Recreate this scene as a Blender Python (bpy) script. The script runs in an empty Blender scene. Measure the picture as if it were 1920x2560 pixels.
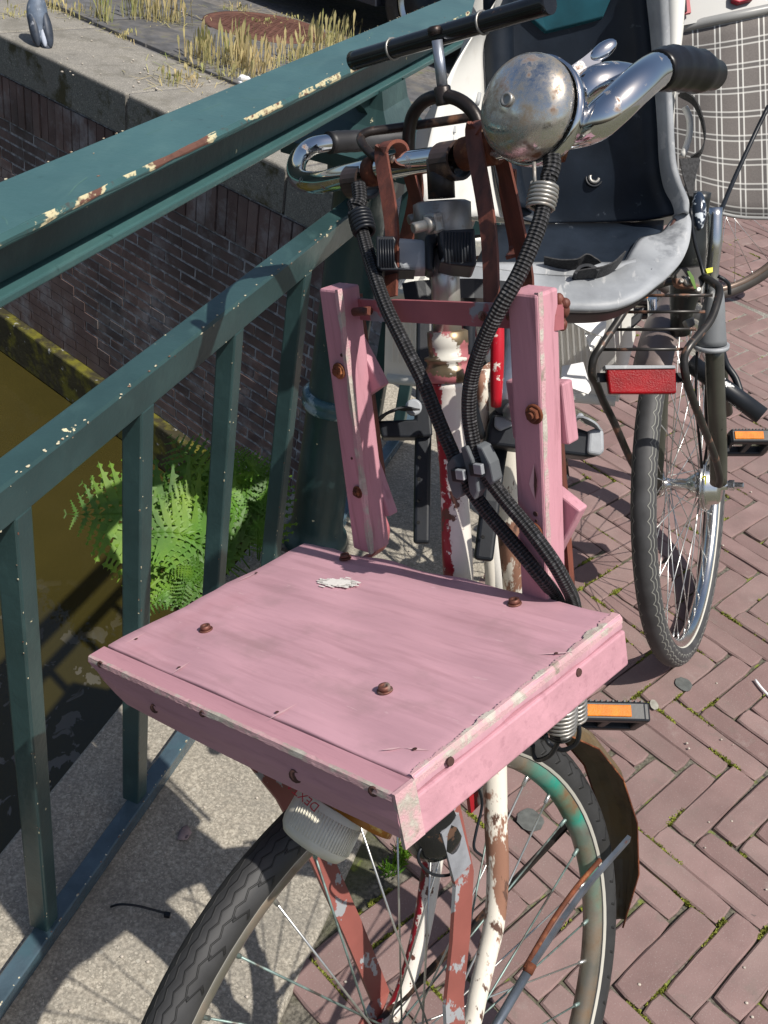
import bpy, math, random
from mathutils import Vector, Matrix
random.seed(7)
R = math.radians
V = Vector
scene = bpy.context.scene
col = scene.collection

# ------------------------------------------------------------------ camera
FP, PIT, ROL, CH = 2598.5, 0.6156, -0.1775, 1.3367      # focal length in photo pixels, pitch, roll, eye height
_cz = V((0, math.cos(PIT), -math.sin(PIT))); _cx = V((1, 0, 0)); _cy = _cz.cross(_cx)
_c, _s = math.cos(ROL), math.sin(ROL)
CX = _c*_cx + _s*_cy; CY = -_s*_cx + _c*_cy; CZ = _cz; CO = V((0, 0, CH))
cam = bpy.data.cameras.new('camera'); camo = bpy.data.objects.new('camera', cam); col.objects.link(camo)
cam.sensor_fit = 'VERTICAL'; cam.sensor_height = 36; cam.sensor_width = 27; cam.lens = FP/2560*36
cam.clip_start = .05; cam.clip_end = 200
camo.matrix_world = Matrix(((CX[0], -CY[0], -CZ[0], CO[0]), (CX[1], -CY[1], -CZ[1], CO[1]), (CX[2], -CY[2], -CZ[2], CO[2]), (0, 0, 0, 1)))
cam.dof.use_dof = False
scene.camera = camo

# ------------------------------------------------------------------ light
SUN = V((.46, -.380, 1.0)).normalized()                 # direction towards the sun
world = bpy.data.worlds.new('World'); scene.world = world; world.use_nodes = True
wn = world.node_tree; bg = wn.nodes['Background']
sky = wn.nodes.new('ShaderNodeTexSky'); sky.sky_type = 'NISHITA'; sky.sun_disc = False
sky.sun_elevation = math.asin(SUN.z); sky.sun_rotation = math.atan2(SUN.x, SUN.y)
sky.air_density = 1.0; sky.dust_density = 2.2; sky.ozone_density = 1.0
wn.links.new(sky.outputs[0], bg.inputs[0]); bg.inputs[1].default_value = .088
sl = bpy.data.lights.new('sun', 'SUN'); sl.energy = 4.9; sl.angle = R(.53); sl.color = (1, .95, .87)
so = bpy.data.objects.new('sun', sl); col.objects.link(so); so.rotation_mode = 'QUATERNION'
so.rotation_quaternion = SUN.to_track_quat('Z', 'Y'); so.location = (2, -2, 6)
scene.view_settings.view_transform = 'Standard'; scene.view_settings.look = 'None'
scene.view_settings.exposure = .10; scene.view_settings.gamma = 1; scene.view_settings.use_curve_mapping = False
scene.cycles.max_bounces = 8; scene.cycles.use_denoising = True

# ------------------------------------------------------------------ measuring helpers
def ray(x, y): return CX*((x-960)/FP) + CY*((y-1280)/FP) + CZ
def at(x, y, d): return CO + ray(x, y)*d
def gp(x, y, z=0.): r = ray(x, y); return CO + r*((z-CH)/r.z)
def onpl(x, y, p0, n): r = ray(x, y); return CO + r*(n.dot(p0-CO)/n.dot(r))
class Frame:
    def __init__(s, o, x, y, z): s.o, s.x, s.y, s.z = V(o), V(x).normalized(), V(y).normalized(), V(z).normalized()
    def w(s, x, y, z): return s.o + s.x*x + s.y*y + s.z*z
    def p(s, px, py, ax, val):
        a = (s.x, s.y, s.z)[ax]; return onpl(px, py, s.o + a*val, a)
    def m(s): return Matrix(((s.x[0], s.y[0], s.z[0], s.o[0]), (s.x[1], s.y[1], s.z[1], s.o[1]), (s.x[2], s.y[2], s.z[2], s.o[2]), (0, 0, 0, 1)))

# ------------------------------------------------------------------ mesh builder
def catmull(P, n):
    P = [V(p) for p in P]
    if len(P) < 3 or n < 2: return P
    Q = [P[0]*2-P[1]] + P + [P[-1]*2-P[-2]]; out = []
    for i in range(1, len(Q)-2):
        a, b, c, d = Q[i-1], Q[i], Q[i+1], Q[i+2]
        for k in range(n):
            t = k/n
            out.append(.5*((2*b) + (c-a)*t + (2*a-5*b+4*c-d)*t*t + (3*b-a-3*c+d)*t**3))
    out.append(P[-1]); return out
def perp(d):
    a = V((0, 0, 1)) if abs(d.z) < .9 else V((1, 0, 0)); return d.cross(a).normalized()
class MB:
    def __init__(s): s.v = []; s.f = []; s.sm = []; s.mi = []; s.uv = {}; s.cm = 0
    def add(s, vs, fs, smooth=False, uvs=None):
        b = len(s.v); s.v += [V(v) for v in vs]
        for i, f in enumerate(fs):
            if uvs: s.uv[len(s.f)] = uvs[i]
            s.f.append([b+k for k in f]); s.sm.append(smooth); s.mi.append(s.cm)
        return s
    def box(s, c, x, y, z):           # x, y, z: half-extent vectors
        c, x, y, z = V(c), V(x), V(y), V(z)
        if x.cross(y).dot(z) < 0: z = -z
        vs = [c+i*x+j*y+k*z for k in (-1, 1) for j in (-1, 1) for i in (-1, 1)]
        return s.add(vs, [(0, 2, 3, 1), (4, 5, 7, 6), (0, 1, 5, 4), (2, 6, 7, 3), (0, 4, 6, 2), (1, 3, 7, 5)])
    def bar(s, a, b, W, w, t):        # rectangular bar from a to b; W width direction
        a, b = V(a), V(b); d = (b-a); W = V(W); W = (W - W.project(d)).normalized(); T = d.cross(W).normalized()
        return s.box((a+b)/2, W*w/2, T*t/2, d/2)
    def strip(s, P, W, w, t, n=0, closed=False):   # flat bar following a path
        P = catmull(P, n) if n else [V(p) for p in P]; vs = []; fs = []; N = len(P)
        for i, p in enumerate(P):
            d = (P[min(i+1, N-1)]-P[max(i-1, 0)]).normalized(); Wv = V(W[i] if isinstance(W, list) else W)
            Wp = (Wv - Wv.project(d)).normalized(); T = d.cross(Wp)
            vs += [p-Wp*w/2-T*t/2, p+Wp*w/2-T*t/2, p+Wp*w/2+T*t/2, p-Wp*w/2+T*t/2]
        for i in range(N-1):
            for k in range(4):
                fs.append((i*4+k, i*4+(k+1) % 4, i*4+4+(k+1) % 4, i*4+4+k))
        fs += [(3, 2, 1, 0), (N*4-4, N*4-3, N*4-2, N*4-1)]
        return s.add(vs, fs)
    def tube(s, P, r, seg=12, n=0, closed=False, cap=True, ring=None, flat=1.):
        P = catmull(P, n) if n else [V(p) for p in P]; N = len(P)
        rr = r if callable(r) else ((lambda t, q=r: q[0] + (q[1]-q[0])*t) if isinstance(r, tuple) else (lambda t, q=r: q))
        vs = []; fs = []; uv = []; u = perp((P[1]-P[0]).normalized()); L = 0
        Ls = []
        for i, p in enumerate(P):
            a = P[i-1] if (i or closed) else P[0]; b = P[(i+1) % N] if (i < N-1 or closed) else P[-1]
            d = (b-a).normalized(); u = (u - u.project(d)).normalized(); w = d.cross(u)
            q = rr(i/max(N-1, 1)); Ls.append(L); L += (P[(i+1) % N]-p).length
            for k in range(seg):
                t = 2*math.pi*k/seg; vs.append(p + u*(math.cos(t)*q) + w*(math.sin(t)*q*flat))
        for i in range(N if closed else N-1):
            j = (i+1) % N; l0 = Ls[i]; l1 = Ls[i]+(P[j]-P[i]).length
            for k in range(seg):
                k2 = (k+1) % seg; fs.append((i*seg+k, i*seg+k2, j*seg+k2, j*seg+k))
                uv.append(((l0, k/seg), (l0, (k+1)/seg), (l1, (k+1)/seg), (l1, k/seg)))
        s.add(vs, fs, True, uv)
        if cap and not closed:
            b = len(s.v)-len(vs)
            for f in ([b+k for k in range(seg)][::-1], [b+(N-1)*seg+k for k in range(seg)]):
                s.f.append(f); s.sm.append(False); s.mi.append(s.cm)
        return s
    def lathe(s, o, ax, prof, seg=24, smooth=True, u0=None, cap=True):   # prof: (height, radius)
        o, ax = V(o), V(ax).normalized(); u = V(u0).normalized() if u0 else perp(ax); u = (u-u.project(ax)).normalized(); w = ax.cross(u); vs = []; fs = []; uv = []
        for h, r in prof:
            for k in range(seg):
                t = 2*math.pi*k/seg; vs.append(o + ax*h + u*(math.cos(t)*r) + w*(math.sin(t)*r))
        for i in range(len(prof)-1):
            for k in range(seg):
                k2 = (k+1) % seg; fs.append((i*seg+k, i*seg+k2, (i+1)*seg+k2, (i+1)*seg+k))
                uv.append(((k/seg, i), ((k+1)/seg, i), ((k+1)/seg, i+1), (k/seg, i+1)))
        s.add(vs, fs, smooth, uv)
        if cap:
            b = len(s.v)-len(vs); n = len(prof)-1
            for f in ([b+k for k in range(seg)][::-1], [b+n*seg+k for k in range(seg)]):
                s.f.append(f); s.sm.append(False); s.mi.append(s.cm)
        return s
    def prism(s, P, off):
        P = [V(p) for p in P]; off = V(off); n = len(P)
        nrm = V((0, 0, 0))
        for i in range(n): nrm += P[i].cross(P[(i+1) % n])
        if nrm.dot(off) < 0: P = P[::-1]
        vs = P + [p+off for p in P]
        return s.add(vs, [list(range(n))[::-1], [n+i for i in range(n)]] + [(i, (i+1) % n, n+(i+1) % n, n+i) for i in range(n)])
    def grid(s, rows, thick=None, smooth=True):        # rows of points; optional thickness vector or function
        n, m = len(rows), len(rows[0]); rows = [[V(p) for p in r] for r in rows]
        fl = [p for r in rows for p in r]
        q = lambda b, i, j: b+i*m+j
        fs = [(q(0, i, j), q(0, i, j+1), q(0, i+1, j+1), q(0, i+1, j)) for i in range(n-1) for j in range(m-1)]
        uv = [((j/(m-1), i/(n-1)), ((j+1)/(m-1), i/(n-1)), ((j+1)/(m-1), (i+1)/(n-1)), (j/(m-1), (i+1)/(n-1))) for i in range(n-1) for j in range(m-1)]
        if thick is None: return s.add(fl, fs, smooth, uv)
        th = V(thick) if not callable(thick) else None
        bk = [p + (th if th else V(thick(p))) for p in fl]; N = n*m
        fs2 = [tuple(N+k for k in f[::-1]) for f in fs]; uv2 = [u[::-1] for u in uv]
        e = [(i*m, (i+1)*m) for i in range(n-1)]; side = [(a, b, N+b, N+a) for a, b in e]
        side += [(i*m+m-1, N+i*m+m-1, N+(i+1)*m+m-1, (i+1)*m+m-1) for i in range(n-1)]
        side += [(j, N+j, N+j+1, j+1) for j in range(m-1)] + [((n-1)*m+j, (n-1)*m+j+1, N+(n-1)*m+j+1, N+(n-1)*m+j) for j in range(m-1)]
        z = [((0, 0),)*4]*len(side)
        return s.add(fl+bk, fs+fs2+side, smooth, uv+uv2+z)
    def ball(s, c, x, y, z, seg=16, rings=10):
        c = V(c); vs = []; fs = []
        for i in range(rings+1):
            p = math.pi*i/rings
            for k in range(seg):
                t = 2*math.pi*k/seg; vs.append(c + V(x)*(math.sin(p)*math.cos(t)) + V(y)*(math.sin(p)*math.sin(t)) + V(z)*math.cos(p))
        for i in range(rings):
            for k in range(seg): fs.append((i*seg+k, (i+1)*seg+k, (i+1)*seg+(k+1) % seg, i*seg+(k+1) % seg))
        return s.add(vs, fs, True)
    def build(s, name, mats, parent=None, frame=None, bevel=0, seg=2, **props):
        M = frame.m() if isinstance(frame, Frame) else (frame if frame is not None else (Matrix.Translation(WM[parent].translation) if parent else Matrix.Identity(4)))
        I = M.inverted(); me = bpy.data.meshes.new(name)
        me.from_pydata([tuple(I @ v) for v in s.v], [], s.f)
        me.polygons.foreach_set('use_smooth', s.sm)
        if s.uv:
            ul = me.uv_layers.new(name='uv')
            for fi, u in s.uv.items():
                ls = me.polygons[fi].loop_start
                for k, c in enumerate(u): ul.data[ls+k].uv = c
        for m in (mats if isinstance(mats, (list, tuple)) else [mats]): me.materials.append(m)
        if s.cm: me.polygons.foreach_set('material_index', s.mi)
        me.update()
        o = bpy.data.objects.new(name, me); col.objects.link(o); WM[o] = M.copy()
        if parent:
            o.parent = parent; o.matrix_basis = WM[parent].inverted() @ M
        else: o.matrix_basis = M
        if bevel:
            b = o.modifiers.new('bevel', 'BEVEL'); b.width = bevel; b.segments = seg; b.limit_method = 'ANGLE'; b.angle_limit = R(40)
            b.harden_normals = False
        for k, v in props.items(): o[k] = v
        return o
WM = {}
def thing(name, label, cat, loc=(0, 0, 0), group=None, kind=None):
    o = bpy.data.objects.new(name, None); col.objects.link(o); o.empty_display_size = .05
    M = Matrix.Translation(V(loc)); o.matrix_basis = M; WM[o] = M
    o['label'] = label; o['category'] = cat
    if group: o['group'] = group
    if kind: o['kind'] = kind
    return o
def inst(src, name, parent, M):      # a further object sharing src's mesh
    o = src.copy(); o.name = name; col.objects.link(o); o.parent = parent; WM[o] = M
    o.matrix_basis = (WM[parent].inverted() @ M) if parent else M
    return o

# ------------------------------------------------------------------ materials
def c3(r, g, b): return (r, g, b, 1)
def srgb(r, g, b):
    f = lambda c: (c/255/12.92) if c <= 10 else ((c/255+.055)/1.055)**2.4
    return (f(r), f(g), f(b), 1)
class NT:
    def __init__(s, name):
        s.m = bpy.data.materials.new(name); s.m.use_nodes = True; s.t = s.m.node_tree; s.b = s.t.nodes['Principled BSDF']
        s.tc = s.t.nodes.new('ShaderNodeTexCoord')
    def n(s, typ, **kw):
        x = s.t.nodes.new('ShaderNode'+typ)
        for k, v in kw.items(): setattr(x, k, v)
        return x
    def l(s, a, b): s.t.links.new(a, b)
    def coord(s, stretch=(1, 1, 1), src='Object', rot=(0, 0, 0)):
        mp = s.n('Mapping'); mp.inputs['Scale'].default_value = stretch; mp.inputs['Rotation'].default_value = rot; s.l(s.tc.outputs[src], mp.inputs[0]); return mp.outputs[0]
    def noise(s, scale, detail=4, rough=.55, stretch=(1, 1, 1), dist=0., src='Object', rot=(0, 0, 0)):
        n = s.n('TexNoise'); n.inputs['Scale'].default_value = scale; n.inputs['Detail'].default_value = detail
        n.inputs['Roughness'].default_value = rough; n.inputs['Distortion'].default_value = dist
        s.l(s.coord(stretch, src, rot), n.inputs['Vector']); return n.outputs['Fac']
    def ramp(s, x, a, b, lo=0., hi=1.):
        r = s.n('MapRange'); r.inputs[1].default_value = a; r.inputs[2].default_value = b; r.inputs[3].default_value = lo; r.inputs[4].default_value = hi
        s.l(x, r.inputs[0]); return r.outputs[0]
    def math(s, op, a, b=None, c=None):
        m = s.n('Math', operation=op)
        for i, q in enumerate((a, b, c)):
            if q is None: continue
            if isinstance(q, (int, float)): m.inputs[i].default_value = q
            else: s.l(q, m.inputs[i])
        return m.outputs[0]
    def mix(s, f, a, b, mode='MIX'):
        m = s.n('Mix', data_type='RGBA', blend_type=mode)
        for sock, q in ((m.inputs['Factor'], f), (m.inputs['A'], a), (m.inputs['B'], b)):
            pass
        ins = [m.inputs[0], m.inputs[6], m.inputs[7]]
        for sock, q in zip(ins, (f, a, b)):
            if isinstance(q, (int, float)): sock.default_value = q
            elif isinstance(q, tuple): sock.default_value = q
            else: s.l(q, sock)
        return m.outputs[2]
    def bump(s, h, strength=.3, dist=.002, prev=None):
        b = s.n('Bump'); b.inputs['Strength'].default_value = strength; b.inputs['Distance'].default_value = dist
        s.l(h, b.inputs['Height'])
        if prev: s.l(prev, b.inputs['Normal'])
        s.l(b.outputs[0], s.b.inputs['Normal']); return b.outputs[0]
    def out(s, c=None, rough=None, metal=None, spec=None):
        for nm, q in (('Base Color', c), ('Roughness', rough), ('Metallic', metal), ('Specular IOR Level', spec)):
            if q is None: continue
            if isinstance(q, (int, float, tuple)): s.b.inputs[nm].default_value = q
            else: s.l(q, s.b.inputs[nm])
        return s.m
def pbr(name, base, rough=.5, metal=0., var=(12, .25), layers=(), bump=None, stretch=(1, 1, 1), spec=None, objvar=0.):
    t = NT(name); c = base
    if var:
        f = t.ramp(t.noise(var[0], 5, stretch=stretch), .3, .7)
        lo = tuple(x*(1-var[1]) for x in base[:3])+(1,); hi = tuple(min(1, x*(1+var[1])) for x in base[:3])+(1,)
        c = t.mix(f, lo, hi)
    if objvar:
        oi = t.n('ObjectInfo'); f = t.ramp(oi.outputs['Random'], 0, 1, 1-objvar, 1+objvar)
        hs = t.n('HueSaturation'); t.l(f, hs.inputs['Value'])
        if isinstance(c, tuple): hs.inputs['Color'].default_value = c
        else: t.l(c, hs.inputs['Color'])
        c = hs.outputs[0]
    ro = rough; mt = metal
    for L in layers:
        colr, sc, th, soft = L['c'], L['s'], L['t'], L.get('soft', .03)
        m = t.ramp(t.noise(sc, L.get('d', 6), L.get('r', .6), L.get('st', stretch), L.get('dist', 0)), th-soft, th+soft)
        if 'amt' in L: m = t.math('MULTIPLY', m, L['amt'])
        c = t.mix(m, c, colr)
        if 'rough' in L:
            a = t.n('Mix'); t.l(m, a.inputs[0])
            if isinstance(ro, (int, float)): a.inputs[2].default_value = ro
            else: t.l(ro, a.inputs[2])
            a.inputs[3].default_value = L['rough']; ro = a.outputs[0]
        if 'metal' in L:
            a = t.n('Mix'); t.l(m, a.inputs[0])
            if isinstance(mt, (int, float)): a.inputs[2].default_value = mt
            else: t.l(mt, a.inputs[2])
            a.inputs[3].default_value = L['metal']; mt = a.outputs[0]
    prev = None
    for bp in (bump or []):
        prev = t.bump(t.noise(bp[0], 5, .6, bp[3] if len(bp) > 3 else stretch), bp[1], bp[2], prev)
    return t.out(c, ro, mt, spec)

CREAM = srgb(214, 205, 170); RUST = c3(.19, .055, .022); DRUST = c3(.07, .024, .014)
GREEN = c3(.028, .062, .064)
M = {}
M['green'] = pbr('green_paint', GREEN, .33, var=(9, .22), layers=[dict(c=CREAM, s=44, t=.70, soft=.01, rough=.7), dict(c=c3(.09, .17, .16), s=14, t=.66, soft=.1, amt=.3, st=(3, 1, 1)), dict(c=RUST, s=55, t=.74, soft=.01, rough=.8)], bump=[(18, .35, .004), (140, .15, .001)])
M['greensheen'] = pbr('handrail_paint_sky_sheen', c3(.044, .105, .106), .3, var=(5, .16), layers=[dict(c=c3(.09, .17, .16), s=10, t=.6, soft=.12, amt=.35, st=(3, 1, 1)), dict(c=c3(.02, .05, .05), s=60, t=.68, soft=.03, amt=.6)], bump=[(14, .3, .004), (140, .15, .001)])  # lighter copy of the rail green, sky sheen painted into the colour
M['greenchip'] = pbr('green_paint_worn_edge', c3(.042, .10, .10), .35, var=(9, .2), layers=[dict(c=c3(.50, .45, .28), s=19, t=.50, soft=.008, rough=.7, st=(1, .4, 1)), dict(c=c3(.115, .05, .035), s=19, t=.545, soft=.010, rough=.8, st=(1, .4, 1)), dict(c=c3(.07, .03, .02), s=60, t=.58, soft=.04, amt=.5)], bump=[(20, .5, .004)])
M['collar'] = pbr('worn_blue_collar_glints', c3(.05, .12, .14), .18, var=(20, .3), layers=[dict(c=c3(.45, .55, .58), s=30, t=.55, soft=.04, amt=.7), dict(c=c3(.4, .6, .5), s=40, t=.66, soft=.01)], bump=[(60, .6, .003)])  # pale patches: worn paint plus painted-in blue-white highlights
M['blackgloss'] = pbr('black_enamel', c3(.010, .010, .011), .16, var=(30, .4), layers=[dict(c=c3(.09, .045, .025), s=30, t=.66, soft=.02, rough=.8)], bump=[(60, .08, .0006)])
M['greensky'] = pbr('green_paint_sky_tint', c3(.065, .10, .125), .22, var=(14, .3), layers=[dict(c=CREAM, s=45, t=.7, soft=.012, rough=.7), dict(c=c3(.05, .10, .12), s=16, t=.55, soft=.06, amt=.6), dict(c=RUST, s=40, t=.71, soft=.01)], bump=[(45, .6, .004)])  # bottom rail green shifted grey-blue, a sky reflection painted in
M['pink'] = pbr('pink_paint_wood', c3(.53, .30, .35), .6, var=(7, .12), stretch=(1, 6, 1), layers=[dict(c=c3(.30, .16, .18), s=34, t=.60, soft=.10, amt=.35, st=(.25, 3, 1)), dict(c=c3(.24, .17, .16), s=13, t=.61, soft=.07, amt=.32, st=(1, 1.4, 1)), dict(c=c3(.36, .12, .13), s=4.5, t=.66, soft=.06, amt=.3, st=(1, 1, 1)), dict(c=c3(.62, .42, .45), s=90, t=.68, soft=.02, amt=.5, st=(.4, 1.5, 1))], bump=[(60, .3, .0015, (.15, 3, 1)), (200, .15, .0006, (1, 1, 1))])
M['pinkv'] = pbr('pink_paint_lath', c3(.49, .24, .285), .6, var=(7, .14), stretch=(5, 5, .5), layers=[dict(c=c3(.27, .12, .14), s=45, t=.62, soft=.06, amt=.5, st=(3, 3, .2)), dict(c=c3(.5, .42, .36), s=12, t=.715, soft=.02, st=(2, 2, .4))], bump=[(70, .45, .0015, (3, 3, .12))])
M['pinkh'] = pbr('pink_paint_lip', c3(.51, .265, .31), .6, var=(7, .12), stretch=(.5, 4, 4), layers=[dict(c=c3(.28, .13, .16), s=40, t=.62, soft=.08, amt=.4, st=(.3, 3, 3)), dict(c=c3(.5, .05, .07), s=6, t=.70, soft=.03, amt=.6, st=(1, 1, 2))], bump=[(60, .4, .0015, (.2, 3, 3))])
M['pinkraw'] = pbr('pink_paint_worn_edge', c3(.55, .33, .35), .75, var=(20, .2), layers=[dict(c=c3(.40, .36, .31), s=30, t=.52, soft=.05), dict(c=c3(.52, .48, .42), s=60, t=.58, soft=.05), dict(c=c3(.28, .23, .19), s=40, t=.64, soft=.04)], bump=[(90, .6, .002, (1, 6, 6))])
M['pinksteel'] = pbr('pink_paint_steel', c3(.36, .115, .13), .45, var=(15, .2), layers=[dict(c=c3(.25, .27, .3), s=16, t=.585, soft=.012, rough=.5), dict(c=RUST, s=40, t=.66, soft=.03, rough=.85)], bump=[(60, .3, .001)])
M['redsteel'] = pbr('faded_red_steel', c3(.25, .078, .064), .5, var=(12, .18), layers=[dict(c=c3(.36, .37, .39), s=34, t=.575, soft=.008, rough=.45, metal=.2, st=(1, 1, .8), d=7)], bump=[(50, .25, .001)])
M['barep'] = pbr('bare_grey_steel', c3(.30, .31, .34), .45, .2, var=(40, .2), layers=[dict(c=c3(.31, .085, .065), s=60, t=.66, soft=.01)], bump=[(100, .6, .0012)])
M['rust'] = pbr('rusty_steel', RUST, .8, .25, var=(60, .5), layers=[dict(c=DRUST, s=40, t=.5, soft=.1, amt=.8), dict(c=c3(.33, .13, .05), s=70, t=.6, soft=.06)], bump=[(160, .6, .002)])
M['strap'] = pbr('rusty_brown_strap', c3(.15, .045, .029), .6, .1, var=(20, .4), stretch=(3, 3, .6), layers=[dict(c=c3(.04, .02, .015), s=30, t=.58, soft=.1, amt=.8, st=(3, 3, .5)), dict(c=c3(.24, .07, .03), s=24, t=.62, soft=.08, amt=.6)], bump=[(150, .4, .001)])
M['leather'] = pbr('dark_leather', c3(.045, .030, .026), .4, var=(30, .4), layers=[dict(c=c3(.22, .13, .08), s=34, t=.63, soft=.05)], bump=[(150, .3, .001)])
M['darkrust'] = pbr('dark_rusty_tube', c3(.035, .028, .026), .38, .5, var=(30, .4), layers=[dict(c=c3(.16, .07, .035), s=26, t=.58, soft=.05, rough=.8, metal=.1)], bump=[(200, .3, .0008)])
M['chrome'] = pbr('chrome', c3(.72, .73, .74), .07, 1., var=None, layers=[dict(c=c3(.2, .09, .04), s=48, t=.665, soft=.04, rough=.7, metal=.3), dict(c=c3(.5, .5, .5), s=12, t=.6, soft=.15, amt=.3, rough=.22)], bump=[(35, .05, .001)])
M['chromebell'] = pbr('bell_chrome', c3(.75, .75, .75), .06, 1., var=None, layers=[dict(c=c3(.28, .19, .10), s=30, t=.51, soft=.11, rough=.5, metal=.5, st=(1, 1, 1), r=.8, amt=.85), dict(c=c3(.17, .07, .035), s=48, t=.62, soft=.06, rough=.7, metal=.2), dict(c=c3(.2, .26, .22), s=16, t=.58, soft=.1, amt=.35, rough=.3)], bump=[(60, .06, .001)])
M['greysteel'] = pbr('worn_grey_steel', c3(.33, .32, .30), .42, .65, var=(30, .25), layers=[dict(c=c3(.14, .09, .06), s=40, t=.62, soft=.06, rough=.8, metal=.2)], bump=[(90, .2, .0006)])
M['spoke'] = pbr('spoke_steel', c3(.62, .62, .6), .3, .85, var=(30, .2))
M['spokegreen'] = pbr('dull_green_spoke', c3(.22, .30, .28), .5, .5, var=(40, .4), layers=[dict(c=c3(.1, .09, .08), s=30, t=.55, soft=.06)])
M['blackpl'] = pbr('black_plastic', c3(.009, .011, .015), .42, var=(20, .3), spec=.35, layers=[dict(c=c3(.05, .055, .065), s=9, t=.62, soft=.15, amt=.25, rough=.55)], bump=[(300, .15, .0005)])
M['navypl'] = pbr('dark_navy_pad', c3(.007, .012, .021), .5, var=(14, .3), spec=.35, layers=[dict(c=c3(.05, .065, .09), s=7, t=.62, soft=.16, amt=.3), dict(c=c3(.12, .14, .17), s=60, t=.68, soft=.02, amt=.3, st=(1, .3, 1))], bump=[(260, .2, .0006)])
M['greypl'] = pbr('scuffed_grey_plastic', c3(.27, .285, .305), .5, var=(16, .28), layers=[dict(c=c3(.5, .5, .5), s=70, t=.62, soft=.02, amt=.55, st=(1, .25, .4)), dict(c=c3(.45, .46, .47), s=9, t=.57, soft=.12, amt=.5), dict(c=c3(.03, .035, .045), s=12, t=.66, soft=.05, amt=.7)], bump=[(150, .3, .001)])
M['whitepl'] = pbr('white_plastic', c3(.78, .77, .73), .4, var=(8, .05), layers=[dict(c=c3(.42, .38, .3), s=12, t=.66, soft=.08, amt=.4)])
M['paper'] = pbr('white_paper', c3(.8, .8, .8), .8, var=(8, .04))
M['rubber'] = pbr('grip_rubber', c3(.018, .017, .018), .5, var=(20, .3), layers=[dict(c=c3(.08, .08, .085), s=16, t=.6, soft=.1, amt=.5)], bump=[(200, .2, .0006)])
M['grip'] = pbr('glossy_ribbed_grip', c3(.008, .008, .009), .32, var=(20, .3), spec=.3, layers=[dict(c=c3(.05, .05, .055), s=26, t=.64, soft=.08, amt=.4, rough=.5)], bump=[(80, .15, .001)])
M['redwhite'] = pbr('flaking_red_white_paint', c3(.72, .69, .64), .4, var=(10, .08), stretch=(1, 1, .4), layers=[dict(c=c3(.30, .012, .02), s=7, t=.535, soft=.01), dict(c=c3(.12, .045, .03), s=48, t=.63, soft=.02, rough=.8), dict(c=c3(.45, .2, .06), s=14, t=.66, soft=.06, amt=.8)], bump=[(60, .3, .001)])
M['whitepeel'] = pbr('peeling_white_paint', c3(.74, .69, .6), .5, var=(12, .08), stretch=(1, 1, .4), layers=[dict(c=c3(.26, .13, .085), s=13, t=.555, soft=.012, rough=.7, r=.7), dict(c=c3(.1, .05, .035), s=60, t=.63, soft=.02, rough=.8)], bump=[(50, .4, .0015)])
M['red'] = pbr('scratched_red_paint', c3(.42, .008, .02), .35, var=(15, .2), layers=[dict(c=c3(.75, .68, .62), s=70, t=.63, soft=.015)])
M['steelblue'] = pbr('heat_blued_tube', c3(.34, .37, .43), .35, .75, var=(20, .4), layers=[dict(c=c3(.4, .42, .45), s=15, t=.6, soft=.1, amt=.6)])
M['fenderin'] = pbr('rusty_mudguard', c3(.13, .095, .055), .5, .1, var=(12, .5), layers=[dict(c=c3(.16, .10, .04), s=16, t=.56, soft=.07, amt=.8), dict(c=c3(.3, .29, .22), s=7, t=.63, soft=.06, amt=.7), dict(c=c3(.018, .012, .01), s=12, t=.6, soft=.06, amt=.7)], bump=[(120, .4, .001)])
M['orange'] = pbr('orange_reflector', c3(.62, .17, .004), .45, spec=.25, var=(60, .25), bump=[(500, .6, .001)])
M['redrefl'] = pbr('red_reflector', c3(.22, .001, .004), .35, spec=.25, var=(20, .5), bump=[(420, .5, .001, (1, 1, 1))])
M['greybike'] = pbr('grey_green_frame', c3(.10, .10, .085), .3, .5, var=(10, .2), layers=[dict(c=c3(.02, .02, .02), s=70, t=.66, soft=.02)])
M['blackbike'] = pbr('black_frame', c3(.02, .022, .022), .35, .2, var=(20, .4), layers=[dict(c=c3(.1, .1, .1), s=60, t=.63, soft=.03)])
M['rack'] = pbr('worn_black_rack', c3(.045, .042, .04), .35, .5, var=(30, .4), layers=[dict(c=c3(.22, .11, .07), s=30, t=.60, soft=.04, rough=.8, metal=.1)])
M['alu'] = pbr('aluminium', c3(.68, .68, .67), .22, 1., var=(20, .12), bump=[(60, .1, .0006)])
M['rimrust'] = pbr('rusty_tinted_rim', c3(.30, .28, .24), .32, .75, var=(6, .3), layers=[dict(c=c3(.02, .27, .2), s=5, t=.57, soft=.07, metal=.2, rough=.5), dict(c=c3(.17, .10, .05), s=11, t=.56, soft=.09, metal=.2, rough=.7)], bump=[(100, .2, .0006)])
M['jar'] = pbr('milky_plastic', c3(.74, .71, .60), .35, var=(9, .12), layers=[dict(c=c3(.42, .33, .16), s=10, t=.58, soft=.1, amt=.5)])
M['amber'] = pbr('amber_plastic', c3(.42, .15, .02), .25, var=(20, .4), layers=[dict(c=c3(.75, .5, .15), s=50, t=.6, soft=.03)])
M['redink'] = pbr('red_print', c3(.4, .02, .03), .6, var=None)
M['moss'] = pbr('moss', c3(.21, .23, .035), .9, var=(40, .5), objvar=.1)
M['leaf'] = pbr('fern_leaf', c3(.062, .165, .010), .55, var=(9, .35), layers=[dict(c=c3(.24, .36, .02), s=8, t=.58, soft=.1, amt=.6)], objvar=.25)
M['grass'] = pbr('dry_grass', c3(.42, .42, .17), .8, var=(3, .3), layers=[dict(c=c3(.60, .46, .25), s=3.5, t=.5, soft=.15), dict(c=c3(.17, .27, .05), s=5, t=.6, soft=.08)])
M['yellow'] = pbr('yellow_sticker', c3(.7, .68, .02), .5, var=None)
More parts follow.
